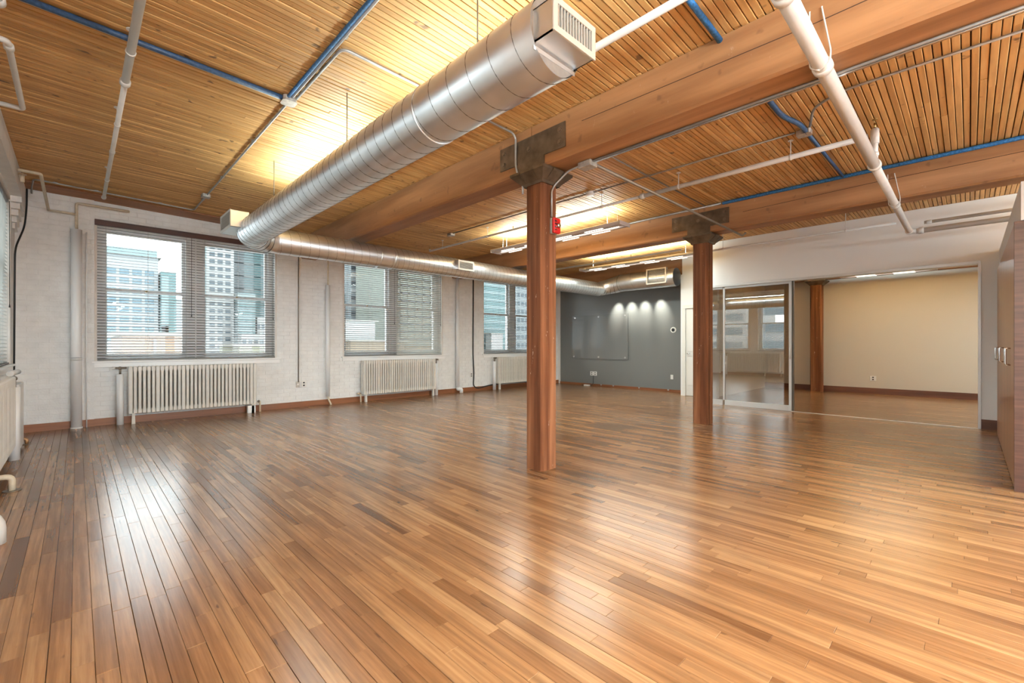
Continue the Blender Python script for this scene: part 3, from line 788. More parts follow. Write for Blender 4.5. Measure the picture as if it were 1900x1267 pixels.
# ------------------------------------------------------------------ pipes
def pipe(name, pts, r, mat, label, cat='pipe', fillet=.0, group=None, n=14, joints=(), hangers=(), collars=()):
    base = Vector(pts[0]); e = tag(empty(name, base), label, cat, group)
    P = [Vector(p) - base for p in pts]
    MB().tube(P, r, n, fillet).build('pipe_run' if cat == 'pipe' else 'tube', mat, e)
    ax = (P[-1] - P[0]).normalized()
    for j in joints:
        q, rr_ = (j if isinstance(j, tuple) and len(j) == 2 and isinstance(j[0], (tuple, Vector)) else (j, r * .3))
        q = Vector(q) - base; m = MB(); m.tube([q - ax * .03, q - ax * .022, q + ax * .022, q + ax * .03], [r * 1.05, r + rr_, r + rr_, r * 1.05], n); m.build('coupling', mat, e)
    for h in hangers:
        q = Vector(h[:3]) - base; L = h[3]; m = MB()
        m.tube([q + Vector((0, 0, r)), q + Vector((0, 0, L))], .005, 8); m.tube([q + Vector((0, 0, L - .006)), q + Vector((0, 0, L))], .025, 12); m.tube([q - ax * .008, q + ax * .008], r + .005, n)
        m.build('hanger', mat, e)
    return e
def sprinkler(parent, p, up=True):
    b_ = parent.location; q = Vector(p) - Vector(b_); s = 1 if up else -1; m = MB()
    m.tube([q, q + Vector((0, 0, .045 * s))], .009, 8); m.tube([q + Vector((0, 0, .075 * s)), q + Vector((0, 0, .079 * s))], .022, 12)
    m.tube([q + Vector((.010, 0, .045 * s)), q + Vector((.010, 0, .076 * s))], .002, 6); m.tube([q - Vector((.010, 0, -.045 * s)), q + Vector((-.010, 0, .076 * s))], .002, 6)
    m.build('sprinkler_head', 'brass', parent)
PG = 'white sprinkler pipes'
p1 = pipe('sprinkler_pipe', [(.265, -1.2, 3.2), (.265, 4.5, 3.2)], .025, 'pipe_white', 'thick near length of white pipe on the left ceiling bay, above the corner riser', 'pipe', group=PG, joints=[((.265, 4.49, 3.2), .009)], hangers=[(.265, 2.2, 3.2, .15), (.265, 4.0, 3.2, .155)])
p1b = pipe('sprinkler_pipe', [(.265, 4.52, 3.2), (.265, 8.22, 3.2)], .019, 'pipe_white', 'thinner far length of white pipe on the left ceiling bay, ending near the brick wall', 'pipe', group=PG, joints=[((.265, 6.2, 3.2), .005), ((.265, 8.19, 3.2), .007)], hangers=[(.265, 5.4, 3.2, .155), (.265, 7.3, 3.2, .155)])
sprinkler(p1b, (.245, 8.0, 3.21))
p2 = pipe('sprinkler_pipe', [(-.33, -1.2, 3.2), (-.33, 3.95, 3.2)], .027, 'pipe_white', 'white pipe end at the upper left picture corner', 'pipe', group=PG, joints=[((-.33, 3.93, 3.2), .010)])
p2b = pipe('sprinkler_pipe', [(-.46, 4.42, 3.2), (-.325, 4.42, 3.2), (-.325, 5.60, 3.2), (-.47, 5.60, 3.2)], .019, 'pipe_white', 'bracket-shaped white pipe beside the left wall, below the upper left corner', 'pipe', group=PG, fillet=.03, joints=[((-.325, 4.5, 3.2), .008)])
p4 = pipe('sprinkler_pipe', [(2.45, -1.2, 3.16), (2.45, 5.9, 3.16)], .024, 'pipe_white', 'white pipe running behind the big duct, seen beside its grille', 'pipe', group=PG, hangers=[(2.45, .6, 3.16, .13)])
p5 = pipe('sprinkler_pipe', [(5.2, .65, 3.11), (5.2, 2.95, 3.11)], .026, 'pipe_white', 'thick white branch pipe between the two beams, joined to the big main', 'pipe', group=PG, joints=[((5.2, 2.93, 3.11), .010)], hangers=[(5.2, 1.27, 3.11, .17), (5.2, 2.45, 3.11, .17)])
sprinkler(p5, (5.2, 2.93, 3.135))
p5b = pipe('sprinkler_pipe', [(5.2, 2.98, 3.11), (5.2, 7.75, 3.13), (5.2, 7.75, 3.17)], .018, 'pipe_white', 'thin white branch pipe between the two beams, running past the first hanging lamp', 'pipe', group=PG, fillet=.02, hangers=[(5.2, 3.55, 3.11, .17), (5.2, 5.95, 3.12, .16), (5.2, 7.3, 3.128, .15)])
sprinkler(p5b, (5.2, 5.3, 3.13)); sprinkler(p5b, (5.2, 7.75, 3.17))
p9 = pipe('sprinkler_pipe', [(8.4, 3.9, 3.05), (8.4, 7.4, 3.05)], .020, 'pipe_white', 'white branch pipe beyond the second beam, above the far lamp', 'pipe', group=PG, hangers=[(8.4, 5.6, 3.05, .23)])
sprinkler(p9, (8.4, 5.0, 3.07))
p6 = tag(empty('main_pipe', (1.2, .60, 2.828)), 'thickest white drain pipe crossing under both beams towards the white header wall', 'pipe')
m = MB(); m.tube([(0, 0, 0), (4.0, 0, 0)], .042, 24); m.tube([(4.0, 0, 0), (7.36, 0, 0), (7.40, -.06, 0)], .036, 24, .03); m.build('pipe_run', 'pipe_white', p6)
for (x, r_) in ((1.15, .042), (1.93, .042), (3.97, .042), (5.62, .036), (7.33, .036)):
    m = MB(); m.tube([(x - .025, 0, 0), (x - .020, 0, 0), (x + .020, 0, 0), (x + .025, 0, 0)], [r_, r_ + .010, r_ + .010, r_], 24); m.build('hub', 'pipe_white', p6)
for (x, fx) in ((1.86, 1.912), (5.50, 5.532)):
    for s_ in (-1, 1):
        m = MB(); m.tube([(x, 0, -.048), (x, s_ * .048, -.02), (x, s_ * .052, .04), (fx - .008, s_ * .03 + .03, .34), (fx, s_ * .03 + .03, .345)], .0045, 8, .02); m.build('hanger', 'pipe_white', p6)
m = MB(); m.tube([(4.0, 0, .036), (4.0, 0, .34)], .024, 14); m.tube([(4.0, 0, .20), (4.0, 0, .33)], .033, 14); m.tube([(4.0, 0, .09), (4.0, 0, .12)], .030, 14); m.build('riser_tee', 'pipe_white', p6)
sprinkler(p6, (5.2, .60, 3.175))
for (a, z, r_, lab) in (((-3.4, .45), 2.95, .022, 'upper of the two white pipes running in front of the header wall past the main'), ((-3.4, .53), 2.828, .036, 'lower and thicker of the two white pipes in front of the header wall'), ((.75, 6.4), 2.985, .018, 'slim white pipe hung above the glass door')):
    m_ = pipe('header_pipe', [(8.6 + (.07 if z > 2.9 and a[0] < 0 else 0), a[0], z), (8.6 + (.07 if z > 2.9 and a[0] < 0 else 0), a[1], z)], r_, 'pipe_white', lab, 'pipe', group='pipes on the header wall', joints=[(8.6 + (.07 if z > 2.9 and a[0] < 0 else 0), a[1] - .05, z)], hangers=[(8.6 + (.07 if z > 2.9 and a[0] < 0 else 0), q_, z, 3.286 - z) for q_ in ((1.35, 3.2) if a[1] > 1 else (-.9,))])
# corner riser and thin pipes
rs = pipe('riser_pipe', [(.0, 8.965, 0), (.0, 8.965, 2.86)], .060, 'riser', 'thick white lagged riser standing in the left corner', 'pipe', group='vertical heating risers', n=24)
m = MB(); m.tube([(0, 0, 0), (0, 0, .02)], .066, 24); m.build('floor_collar', 'riser', rs)
m = MB(); m.tube([(0, 0, .98), (0, 0, 1.02)], .0625, 24); m.build('label_band', 'alu', rs)
m = MB(); m.tube([(0, 0, 2.86), (0, 0, 3.24), (.58, 0, 3.24)], .017, 12, .03); m.tube([(-.28, 0, 3.08), (0, 0, 3.08)], .015, 12); m.tube([(-.28, 0, 3.08), (-.30, -1.38, 3.20), (-.48, -1.38, 3.20)], .017, 12, .03)
m.build('supply_branch', 'pipe_cream', rs)
pipe('thin_riser', [(.105, 8.985, 0), (.105, 8.985, 2.84)], .008, 'riser', 'thin white pipe running up beside the corner riser', 'pipe')
rs = pipe('riser_pipe', [(3.61, 8.985, .17), (3.61, 8.985, 2.4)], .040, 'riser', 'white riser between the first and middle windows', 'pipe', group='vertical heating risers', n=20)
m = MB(); m.tube([(0, 0, 2.2), (0, 0, 3.08)], .014, 10); m.build('thin_end', 'pipe_cream', rs); m = MB(); m.tube([(0, 0, .0), (.02, 0, -.08), (.05, -.04, -.17)], .018, 10, .02); m.build('foot_stub', 'pipe_cream', rs)
rs = pipe('riser_pipe', [(6.86, 8.985, .12), (6.86, 8.985, 2.87)], .042, 'riser', 'white riser between the middle and third windows', 'pipe', group='vertical heating risers', n=20)
m = MB(); m.tube([(0, 0, .02), (.0, 0, -.03), (.07, -.06, -.03), (.07, -.06, -.12)], .045, 16, .03); m.build('foot_bend', 'riser', rs)
for (p, lab) in (((-.455, 5.0, 3.14), 'cream valve on the left wall lintel, nearer one'), ((-.455, 7.75, 3.16), 'cream valve on the left wall lintel, by the corner pipe')):
    e = tag(empty('pipe_valve', p), lab, 'valve'); 
    m = MB(); m.tube([(0, 0, -.05), (0, 0, .03)], .020, 10); m.tube([(0, 0, .03), (0, 0, .10)], .010, 8); m.build('body', 'pipe_cream', e)
    MB().tube([(0, 0, .035), (0, 0, .045)], .036, 12).build('handwheel', 'pipe_cream', e)

# ------------------------------------------------------------------ conduits and cables
CG = 'ceiling conduits'
def zr(x, d=.016): return zc(x) - d
def conduit(pts, lab, r=.0105, mat='galv', fillet=.07, group=CG, name='conduit', cat='conduit'):
    return pipe(name, pts, r, mat, lab, cat, fillet=fillet, group=group, n=8)
def clips(e, pts):
    for p in pts:
        q = Vector(p) - Vector(e.location); MB().box(q[0] - .02, q[0] + .02, q[1] - .02, q[1] + .02, q[2], q[2] + .012).build('clip', 'galv', e)
x = 1.32
c = conduit([(x, -1.2, zr(x)), (x, 8.5, zr(x)), (-.40, 8.5, zr(-.4)), (-.44, 8.96, zr(-.4)), (-.44, 9.0, 3.28)], 'galvanised conduit down the left ceiling bay, turning along the brick wall')
clips(c, [(x, y_, zr(x)) for y_ in (1.5, 3.0, 5.2, 6.6, 7.8)] + [(k, 8.5, zr(k)) for k in (0.9, .2, -.2)])
c = conduit([(x + .035, 4.04, zr(x)), (x + .035, 3.12, zr(x)), (3.05, 3.12, zr(3.05)), (3.095, 3.12, 3.24), (3.095, 3.12, 2.93), (3.135, 3.06, 2.78), (3.135, 3.06, 2.68)], 'conduit curving off behind the big duct and down the nearest column head')
c = conduit([(XL + .05, 4.13, zr(XL) - .002), (1.26, 4.13, zr(1.26) - .002)], 'straight conduit across the left bay from the side wall to the junction box', mat='galv')
for (pts, mt, lab, r_) in ((([XL + .05, 4.095, zr(XL) - .006], [1.26, 4.095, zr(1.26) - .006]), 'blue_dark', 'dark blue cable bundle crossing the left ceiling bay', .020),
                      (([1.292, -1.2, zr(1.3)], [1.292, 4.05, zr(1.3)]), 'blue', 'bright blue data cables clipped beside the left bay conduit', .014)):
    pipe('data_cable', [tuple(p) for p in pts], r_, mt, lab, 'cable', group='blue data cables', n=8)
jb = tag(empty('junction_box', (1.31, 4.10, zc(1.31) - .045)), 'round-cornered metal junction box where the left bay conduits cross', 'junction box', 'ceiling junction boxes')
MB().cbox(-.055, .055, -.055, .055, 0, .04, .016).build('box', 'box_metal', jb); MB().cbox(-.058, .058, -.058, .058, -.004, 0, .018).build('cover', 'box_metal', jb)
jb = tag(empty('junction_box', (1.31, 7.55, zc(1.31) - .045)), 'small metal junction box on the left bay conduit near the brick wall', 'junction box', 'ceiling junction boxes')
MB().cbox(-.05, .05, -.06, .06, 0, .04, .012).build('box', 'box_metal', jb)
# bay between beams
pipe('data_cable', [(1.0 + 2.15, 1.18, 3.262), (2.2, 1.18, zr(2.2))], .020, 'blue', 'blue cable bundle reaching the first beam at the top of the picture', 'cable', group='blue data cables', n=8)
pipe('data_cable', [(3.42, 1.18, 3.262), (4.55, 1.18, 3.262), (4.85, 1.10, 3.262), (5.05, 1.10, 3.255)], .022, 'blue_dark', 'dark blue cable bundle from the first beam to the right bay junction box', 'cable', group='blue data cables', fillet=.1, n=8)
pipe('data_cable', [(5.10, 1.10, 3.262), (6.73, 1.08, 3.262)], .018, 'blue_dark', 'dark cable bundle from the right bay junction box to the second beam', 'cable', group='blue data cables', n=8)
pipe('data_cable', [(6.715, -3.3, 3.258), (6.715, 2.5, 3.258)], .022, 'blue', 'bright blue cable bundle along the top edge of the second beam', 'cable', group='blue data cables', n=8)
conduit([(6.722, 2.52, 3.262), (6.722, 5.4, 3.262)], 'grey conduit along the top edge of the second beam beyond its steel plate', .016, 'galv')
jb = tag(empty('junction_box', (5.06, 1.12, 3.235)), 'junction box in the bay between the beams, on the blue cables', 'junction box', 'ceiling junction boxes')
MB().cbox(-.05, .05, -.06, .06, 0, .045, .012).build('box', 'box_metal', jb)
conduit([(5.02, 1.19, 3.27), (5.0, 6.68, 3.27)], 'long thin conduit between the beams passing the smoke detector', .010, 'conduit_dark')
conduit([(4.46, -1.2, 3.27), (4.46, .72, 3.27), (4.60, .95, 3.27), (4.95, 1.05, 3.26)], 'thin conduit at upper right bending towards the junction box', .011, 'galv', .10)
conduit([(3.43, 2.75, 3.27), (6.70, 2.75, 3.27)], 'dark thin conduit across the bay between the column heads', .008, 'conduit_dark')
conduit([(3.44, 2.41, 2.862), (7.25, 2.41, 2.862), (7.25, 2.36, 2.90)], 'dark strut slung under both beams in front of the second column head', .015, 'conduit_dark', .02)
jb = tag(empty('junction_box', (5.0, 6.75, 3.235)), 'dark junction box at the far end of the thin conduit', 'junction box', 'ceiling junction boxes')
MB().cbox(-.05, .05, -.06, .06, 0, .04, .01).build('box', 'box_metal', jb)
for (dx, lab) in ((0, 'inner of the twin steel conduits under the first beam'), (-.03, 'outer of the twin steel conduits under the first beam')):
    conduit([(3.375 + dx, -3.0, 2.866), (3.375 + dx, 2.38, 2.866)], lab, .010, 'chrome' if dx == 0 else 'galv')
jb = tag(empty('junction_box', (3.36, 2.45, 2.825)), 'square metal box under the first beam beside the column head', 'junction box', 'ceiling junction boxes')
MB().box(-.055, .055, -.07, .07, 0, .052).build('box', 'box_metal', jb, bevel=.004); MB().box(-.058, -.055, -.06, .06, .004, .048).build('cover', 'box_metal', jb)
conduit([(3.34, 2.52, 2.86), (3.34, 2.66, 2.85), (3.30, 2.795, 2.74), (3.265, 2.80, 2.68), (3.265, 2.80, 2.43)], 'bent conduit running down the nearest column to the red alarm', .009, 'galv', .03)
conduit([(7.15, 2.36, 3.26), (7.15, -3.2, 3.26)], 'thin conduit beyond the second beam, by the header wall', .009, 'conduit_dark')
# hanging rods in the bay
for (x_, y_, z_, lab) in ((5.86, 3.72, 3.03, 'thin wire holding the near end of the first hanging lamp'), (5.86, 6.25, 3.03, 'thin wire holding the far end of the first hanging lamp')):
    o = tag(MB().tube([(0, 0, 0), (0, 0, 3.286 - z_)], .0028, 6).build('suspension_wire', 'plastic'), lab, 'wire'); o.location = (x_, y_, z_)
# wall conduits, outlets
conduit([(3.07, YW - .014, .48), (3.07, YW - .014, 3.26)], 'thin dark conduit running down the brick pier to the outlets', .009, 'conduit_dark', group='wall conduits')
def outlet(p, ax, lab, w=.07, h=.115, duplex=True, dark=False, group='wall outlets'):
    rz = 0 if ax == 'y' else -math.pi / 2        # face looks to -y, or to -x
    e = tag(empty('wall_outlet', p, rz), lab, 'outlet', group)
    MB().box(-w / 2, w / 2, -.012, -.001, -h / 2, h / 2).build('face_plate', 'box_metal' if dark else 'plastic', e, bevel=.003)
    for z in ((-.026, .026) if duplex else (0,)):
        MB().box(-.016, .016, -.015, -.0125, z - .014, z + .014).build('socket', 'plastic_dark' if duplex else 'plastic', e)
    return e
outlet((3.06, YW - .004, .44), 'y', 'metal-edged single switch box at the foot of the brick pier conduit', duplex=False, dark=True)
outlet((3.17, YW - .004, .44), 'y', 'white double outlet beside the switch box on the brick pier', .09, .115)
outlet((7.36, YW - .004, .42), 'y', 'white outlet at the end of the black cable between the middle and third windows', .09, .12)
bc = pipe('black_cable', [(7.42, YW - .02, 3.2), (7.41, YW - .02, .95), (7.44, YW - .02, .45), (7.42, YW - .02, .13), (7.55, YW - .034, .06), (8.0, YW - .034, .12), (8.6, YW - .034, .14), (9.6, YW - .034, .13)], .016, 'black', 'thick black cable hanging by the third window and trailing along the baseboard', 'cable', fillet=.1, n=8)
pipe('black_cable', [(XL + .115, 8.98, 3.33), (XL + .115, 8.96, 3.08), (XL + .10, 8.90, 2.80), (XL + .03, 8.62, 2.45), (XL + .02, 8.60, .30)], .010, 'black', 'black cable running down the corner beside the side window', 'cable', fillet=.12, n=8)
outlet((XG, 7.80, .36), 'x', 'left of two white outlets low on the grey wall', .11, .12); outlet((XG, 7.68, .36), 'x', 'right of two white outlets low on the grey wall', .11, .12)
outlet((XG, 5.32, .38), 'x', 'small white blank plate low on the grey wall near the door', .07, .115, False)
outlet((XB, 1.65, .38), 'x', 'white outlet on the beige wall of the further room', .12, .12)
pipe('floor_cable', [(XG - .03, 7.73, .30), (XG - .03, 7.74, .05), (XG - .07, 7.80, .012), (XG - .07, 7.95, .012), (XG - .1, 8.1, .012)], .008, 'black', 'cable trailing from the grey wall outlets onto the floor', 'cable', fillet=.04, n=8)
e = tag(empty('power_adapter', (XG - .17, 7.86, .001)), 'small pale power adapter on the floor by the grey wall', 'adapter')
MB().box(-.04, .04, -.09, .09, 0, .035).build('case', 'plastic', e, bevel=.004)
# floor level plates on grey wall
for y_, w_ in ((7.46, 'nearest the outlets'), (7.05, 'below the glass board edge'), (6.24, 'midway to the door'), (5.41, 'nearest the door')):
    o = tag(MB().tube([(0, 0, 0), (-.012, 0, 0)], .022, 10).build('metal_stud', 'stud'), 'tiny bright metal stud at the foot of the grey wall, ' + w_, 'stud', 'studs along the foot of the grey wall'); o.location = (XG - .021, y_, .045)
# glass board
gb = tag(empty('glass_board', (XG, 7.55, 1.45)), 'frameless grey glass writing board held by bright studs on the grey wall', 'board')
MB().box(-.030, -.022, -.97, .97, -.66, .63).build('glass_sheet', plain('back_painted_glass', (.20, .205, .205), .12), gb)
for (y_, z_) in ((.86, .57), (0, .57), (-.88, .57), (.9, -.60), (0, -.60), (-.88, -.60)):
    MB().tube([(-.001, y_, z_), (-.038, y_, z_)], .024, 14).build('standoff', 'stud', gb)
th = tag(empty('thermostat', (XG, 5.28, 1.585)), 'round thermostat with a white ring and dark face on the grey wall', 'thermostat')
MB().tube([(-.001, 0, 0), (-.015, 0, 0)], .075, 28).build('wall_plate', 'plastic', th); MB().tube([(-.0155, 0, 0), (-.03, 0, 0)], .042, 24).build('dial', 'plastic_dark', th)
# red alarm
al = tag(empty('fire_alarm', (3.30, 2.818, 2.345)), 'red fire alarm strobe on the nearest timber column', 'alarm')
MB().box(-.045, .045, -.028, -.001, -.075, .075).build('back_box', 'box_metal', al, bevel=.003)
MB().box(-.048, .052, -.062, -.029, -.075, .075).build('housing', 'red', al, bevel=.012)
m = MB(); m.tube([(.01, -.0625, 0), (.01, -.085, 0)], [.026, .016], 14); m.build('strobe_lens', 'chrome', al)
m = MB()
for k in range(4): m.box(-.040, -.012, -.0645, -.0625, -.05 + k * .028, -.038 + k * .028)
m.build('sounder_slot', 'plastic_dark', al)
e = tag(empty('smoke_detector', (5.0, 3.6, 3.225)), 'white disc smoke detector on the ceiling between the beams', 'detector')
m = MB(); m.tube([(0, 0, 0), (0, 0, .025)], [.045, .065], 20); m.tube([(0, 0, .025), (0, 0, .062)], .05, 20); m.build('housing', 'plastic', e)
e = tag(empty('smoke_detector', (13.595, 1.66, 2.95)), 'round white detector on the beam of the further room', 'detector')
m = MB(); m.tube([(0, 0, 0), (-.05, 0, 0)], [.075, .055], 20); m.build('housing', 'plastic', e)

# ------------------------------------------------------------------ lamps
WARM = (.86, 1.0, .96)
def pendant(x, y0, y1, z, label, up=LAMP_UP, down=LAMP_W, wires=False, cat_group='hanging linear lamps', col=None):
    L = y1 - y0; e = tag(empty('linear_pendant', (x, (y0 + y1) / 2, z)), label, 'lamp', cat_group)
    m = MB(); h = L / 2
    m.prism([(-.14, .045), (-.115, .0), (-.045, -.006), (-.045, .04), (.045, .04), (.045, -.006), (.115, .0), (.14, .045), (.13, .052), (-.13, .052)], -h, h, axis='y')
    m.build('housing', 'fixture', e)
    n = 2 if L > 2 else 1
    for k in range(n):
        a = -h + .12 + k * (L - .2) / n; b_ = a + (L - .2) / n - .03
        m = MB(); m.box(-.040, .040, a, b_, .012, .030); m.build('diffuser', 'lamp', e)
        for s in (-1, 1):
            for q in (.15, .62):
                ya = a + (b_ - a) * q; m = MB(); m.box(s * .10 - .012, s * .10 + .012, ya, ya + (b_ - a) * .26, -.008, -.002); m.build('side_diffuser', 'lamp', e)
    for s in (-1, 1):
        m = MB(); m.box(-.142, .142, s * (h + .001), s * (h + .008), -.006, .055); m.build('end_cap', 'fixture', e)
    m = MB()
    for q in (-h + .3, h - .3): m.tube([(0, q, .053), (0, q, 3.286 - z)], .002, 6)
    m.build('suspension', 'plastic', e)
    for nm, dz, rx, pw in (('down_light', -.012, 0, down), ('up_light', .075, math.pi, up)):
        if pw <= 0: continue
        ld = bpy.data.lights.new(nm, 'AREA'); ld.shape = 'RECTANGLE'; ld.size = .08 if nm == 'down_light' else .27; ld.size_y = L * .85
        ld.energy = pw; ld.color = col or WARM
        lo = bpy.data.objects.new(nm, ld); COL.objects.link(lo); lo.parent = e; lo.location = (0, 0, dz); lo.rotation_euler = (rx, 0, 0)
    return e
pendant(5.86, 3.60, 6.45, 2.985, 'slim lit pendant lamp between the two beams, seen past the nearest column', up=LAMP_UP * .38)
pendant(8.80, 3.70, 6.55, 2.985, 'slim lit pendant lamp beyond the second beam, in front of the far duct', up=LAMP_UP * .32)
pendant(1.94, 3.7, 6.3, 2.86, 'pendant lamp hidden behind the big duct, window side', up=LAMP_UP * .20, down=10)
pendant(1.94, 1.75, 3.45, 2.86, 'added fill lamp hidden behind the big duct, near its grille', up=LAMP_UP * .07, down=4)  # unseen lamp added to brighten the left ceiling bay
pendant(12.2, .45, 2.0, 2.70, 'short lit pendant in the further room, just under its opening', up=LAMP_UP * 1.5, down=5, col=(.80, .97, 1.0))
pendant(5.2, -5.4, -2.8, 2.6, 'added fill lamp between the beams in the unseen end of the room', up=FILL_W * .95, down=FILL_W, col=(.77, .95, 1.0))  # added behind the camera as fill for walls and ceiling
pendant(1.2, -5.4, -2.6, 2.6, 'added fill lamp in the left bay of the unseen end of the room', up=FILL_W * .95, down=FILL_W, col=(.77, .95, 1.0))  # likewise added behind the camera, fill for the left side
pendant(.9, -2.3, -.5, 2.6, 'added fill lamp just past the picture edge in the left bay', up=FILL_W * 1.3, down=FILL_W * .28, col=(.86, .97, 1.0))  # unseen, mostly an uplight added to brighten the left ceiling
pendant(8.3, -3.6, -1.6, 2.75, 'added unseen fill lamp on the far side of the tall cabinet', up=LAMP_UP, down=LAMP_W)  # unseen lamp added to lift the light behind the cabinet
pendant(11.9, -3.1, -.7, 2.75, 'added fill lamp out of sight in the further room, beyond the cabinet', up=30, down=52, col=(.78, .96, 1.0))  # unseen, added to brighten the beige wall and floor
# track with four spots on the grey wall
tr = tag(empty('spot_track', (10.50, 6.27, 2.76)), 'thin black lighting track under the far duct', 'track')
MB().box(-.015, .015, -.85, .85, 0, .02).build('rail', 'plastic_dark', tr)
m = MB()
for q in (-.7, .7): m.tube([(0, q, .02), (0, q, .118)], .005, 6)
m.build('rail_drop', 'plastic_dark', tr)
for i, y_ in enumerate((6.81, 6.46, 6.09, 5.72)):
    e = tag(empty('spot_lamp', (10.50, y_, 2.735)), '%s spot lamp on the track, aimed at the grey wall' % ('black first (window end)', 'black second', 'black third', 'black last (door end)')[i], 'spot lamp', 'spot lamps on the track')
    dirv = Vector((.42, (.10, .02, -.02, -.12)[i], -.62)).normalized()
    m = MB(); p = Vector((0, 0, -.02)); m.tube([p - dirv * .03, p + dirv * .07], [.02, .032], 14, caps=False); m.tube([p - dirv * .031, p - dirv * .03], .02, 12); m.build('shade', 'plastic_dark', e)
    MB().tube([p + dirv * .045, p + dirv * .048], .024, 12).build('bulb', 'lamp', e)
    MB().tube([(0, 0, .024), (0, 0, -.01)], .006, 8).build('stem', 'plastic_dark', e)
    ld = bpy.data.lights.new('spot', 'SPOT'); ld.energy = 60; ld.spot_size = math.radians(46); ld.spot_blend = 1.0; ld.color = (1, .97, .82); ld.shadow_soft_size = .02
    lo = bpy.data.objects.new('spot', ld); COL.objects.link(lo); lo.parent = e; lo.location = p + dirv * .09; lo.rotation_euler = dirv.to_track_quat('-Z', 'Y').to_euler()

# ------------------------------------------------------------------ the city outside
GZ = -16.0
struct(MB().box(-120, 200, 10.5, 240, GZ - 1, GZ).build('ground', plain('street_grey', (.60, .60, .58), .8, var=.15, vscale=.2)))
B = {'pale': plain('pale_cladding', (0.194, 0.210, 0.220), .6), 'blue_glass': plain('blue_office_glass', (0.062, 0.106, 0.132), .25), 'teal': plain('teal_curtain_wall', (0.050, 0.101, 0.104), .2),
     'teal_pale': plain('pale_teal_glass', (0.113, 0.157, 0.163), .25), 'white': plain('white_concrete', (0.251, 0.248, 0.242), .7), 'win': plain('dark_office_window', (0.031, 0.047, 0.059), .2),
     'orange': plain('terracotta_wall', (0.207, 0.126, 0.086), .8), 'cream': plain('cream_parapet', (0.245, 0.233, 0.207), .8), 'brown': plain('tan_brick', (0.142, 0.104, 0.070), .8),
     'yellow': plain('olive_roof', (0.163, 0.160, 0.113), .8), 'greybl': plain('grey_cladding', (0.132, 0.145, 0.150), .7), 'sidegrey': plain('mesh_screen', (0.126, 0.132, 0.113), .7), 'dark': plain('dark_stripe', (0.038, 0.044, 0.050), .4)}
def tower(name, x0, x1, y0, z1, depth, mat, label, wins=(), bands=(), wm='win', roof=None):
    e = tag(empty(name, ((x0 + x1) / 2, y0 + depth / 2, GZ)), label, 'building', 'city buildings outside the windows')
    cx, cy = (x0 + x1) / 2, y0 + depth / 2
    MB().box(x0 - cx, x1 - cx, y0 - cy, y0 + depth - cy, 0, z1 - GZ).build('wall', B[mat], e)
    if roof: MB().box(x0 - cx - .25, x1 - cx + .25, y0 - cy - .25, y0 + depth - cy + .25, z1 - GZ + .0, z1 - GZ + roof).build('parapet', B['cream'] if mat != 'teal' else B['teal'], e)
    first = {}
    for (wx0, wx1, nx, wz0, wz1, nz, fx, fz) in wins:
        px, pz = (wx1 - wx0) / nx, (wz1 - wz0) / nz; key = (round(px * fx, 3), round(pz * fz, 3))
        for i in range(nx):
            for j in range(nz):
                if key not in first:
                    o = MB().box(0, px * fx, -.03, .10, 0, pz * fz).build('window', B[wm], e); first[key] = o
                else:
                    o = first[key].copy(); COL.objects.link(o)
                o.location = (wx0 + i * px - cx, y0 - cy - .02, wz0 + j * pz - GZ)
    for (bx0, bx1, bz0, bz1, bm) in bands:
        MB().box(bx0 - cx, bx1 - cx, y0 - cy - .12, y0 - cy - .001, bz0 - GZ, bz1 - GZ).build('facade_band', B[bm], e)
    return e
tower('office_building', -6.0, 6.2, 60, 10.35, 14, 'pale', 'pale blue-grey office block filling the left sash of the first window, square windows in rows', wins=[(.1, 6.1, 6, 1.6, 9.4, 8, .74, .58)], wm='blue_glass', roof=.01,
      bands=[(-6, 6.1, 10.36, 11.1, 'teal_pale')])
tower('glass_tower', 6.3, 7.6, 59, 8.9, 8, 'teal', 'narrow teal glass tower at the edge of the pale office block', bands=[(6.35, 6.95, -16, 8.4, 'teal_pale'), (6.3, 7.6, 2.4, 3.2, 'teal')])
tower('low_building', 1.65, 4.2, 30, 1.66, 10, 'orange', 'low terracotta walled building with a cream parapet beneath the office block', roof=.22, bands=[(2.9, 3.0, -2, 1.5, 'cream')])
tower('low_building', -3.0, 1.0, 27, .72, 9, 'cream', 'low pale roof beside the terracotta building', roof=.1)
tower('white_tower', 11.8, 15.35, 70, 30, 12, 'white', 'white tower with columns of small dark windows in the right sash of the first window', wins=[(12.55, 15.25, 3, -2.0, 28.0, 32, .66, .52)], bands=[(11.75, 12.15, -16, 14, 'teal_pale')])
tower('glass_tower', 17.4, 22.5, 80, 34, 14, 'teal_pale', 'tall pale teal glass tower behind the white tower', wins=[], bands=[(17.5, 18.9, 4, 34, 'greybl'), (20.3, 21.3, 4, 34, 'teal')] + [(17.4, 22.5, z_, z_ + .12, 'white') for z_ in range(-6, 33, 2)])
tower('glass_tower', 15.45, 17.6, 68.5, 8.2, 9, 'teal_pale', 'short green glass block beside the white tower', bands=[(15.5, 17.55, z_ * .9, z_ * .9 + .25, 'teal') for z_ in range(0, 9)])
tower('white_building', 15.4, 19.0, 66.3, 2.6, 1.8, 'white', 'lower wing of the white tower with a row of square windows', wins=[(15.5, 18.9, 5, -3.5, 2.4, 5, .68, .55)])
tower('white_building', 17.85, 19.0, 68.6, 5.1, 5, 'white', 'stub of white building with paired windows beside the green glass block', wins=[(17.8, 18.95, 2, -.5, 4.8, 4, .68, .5)])
tower('low_building', 8.0, 10.4, 35, 1.15, 6, 'yellow', 'low olive roofed building at the foot of the white tower', roof=.08)
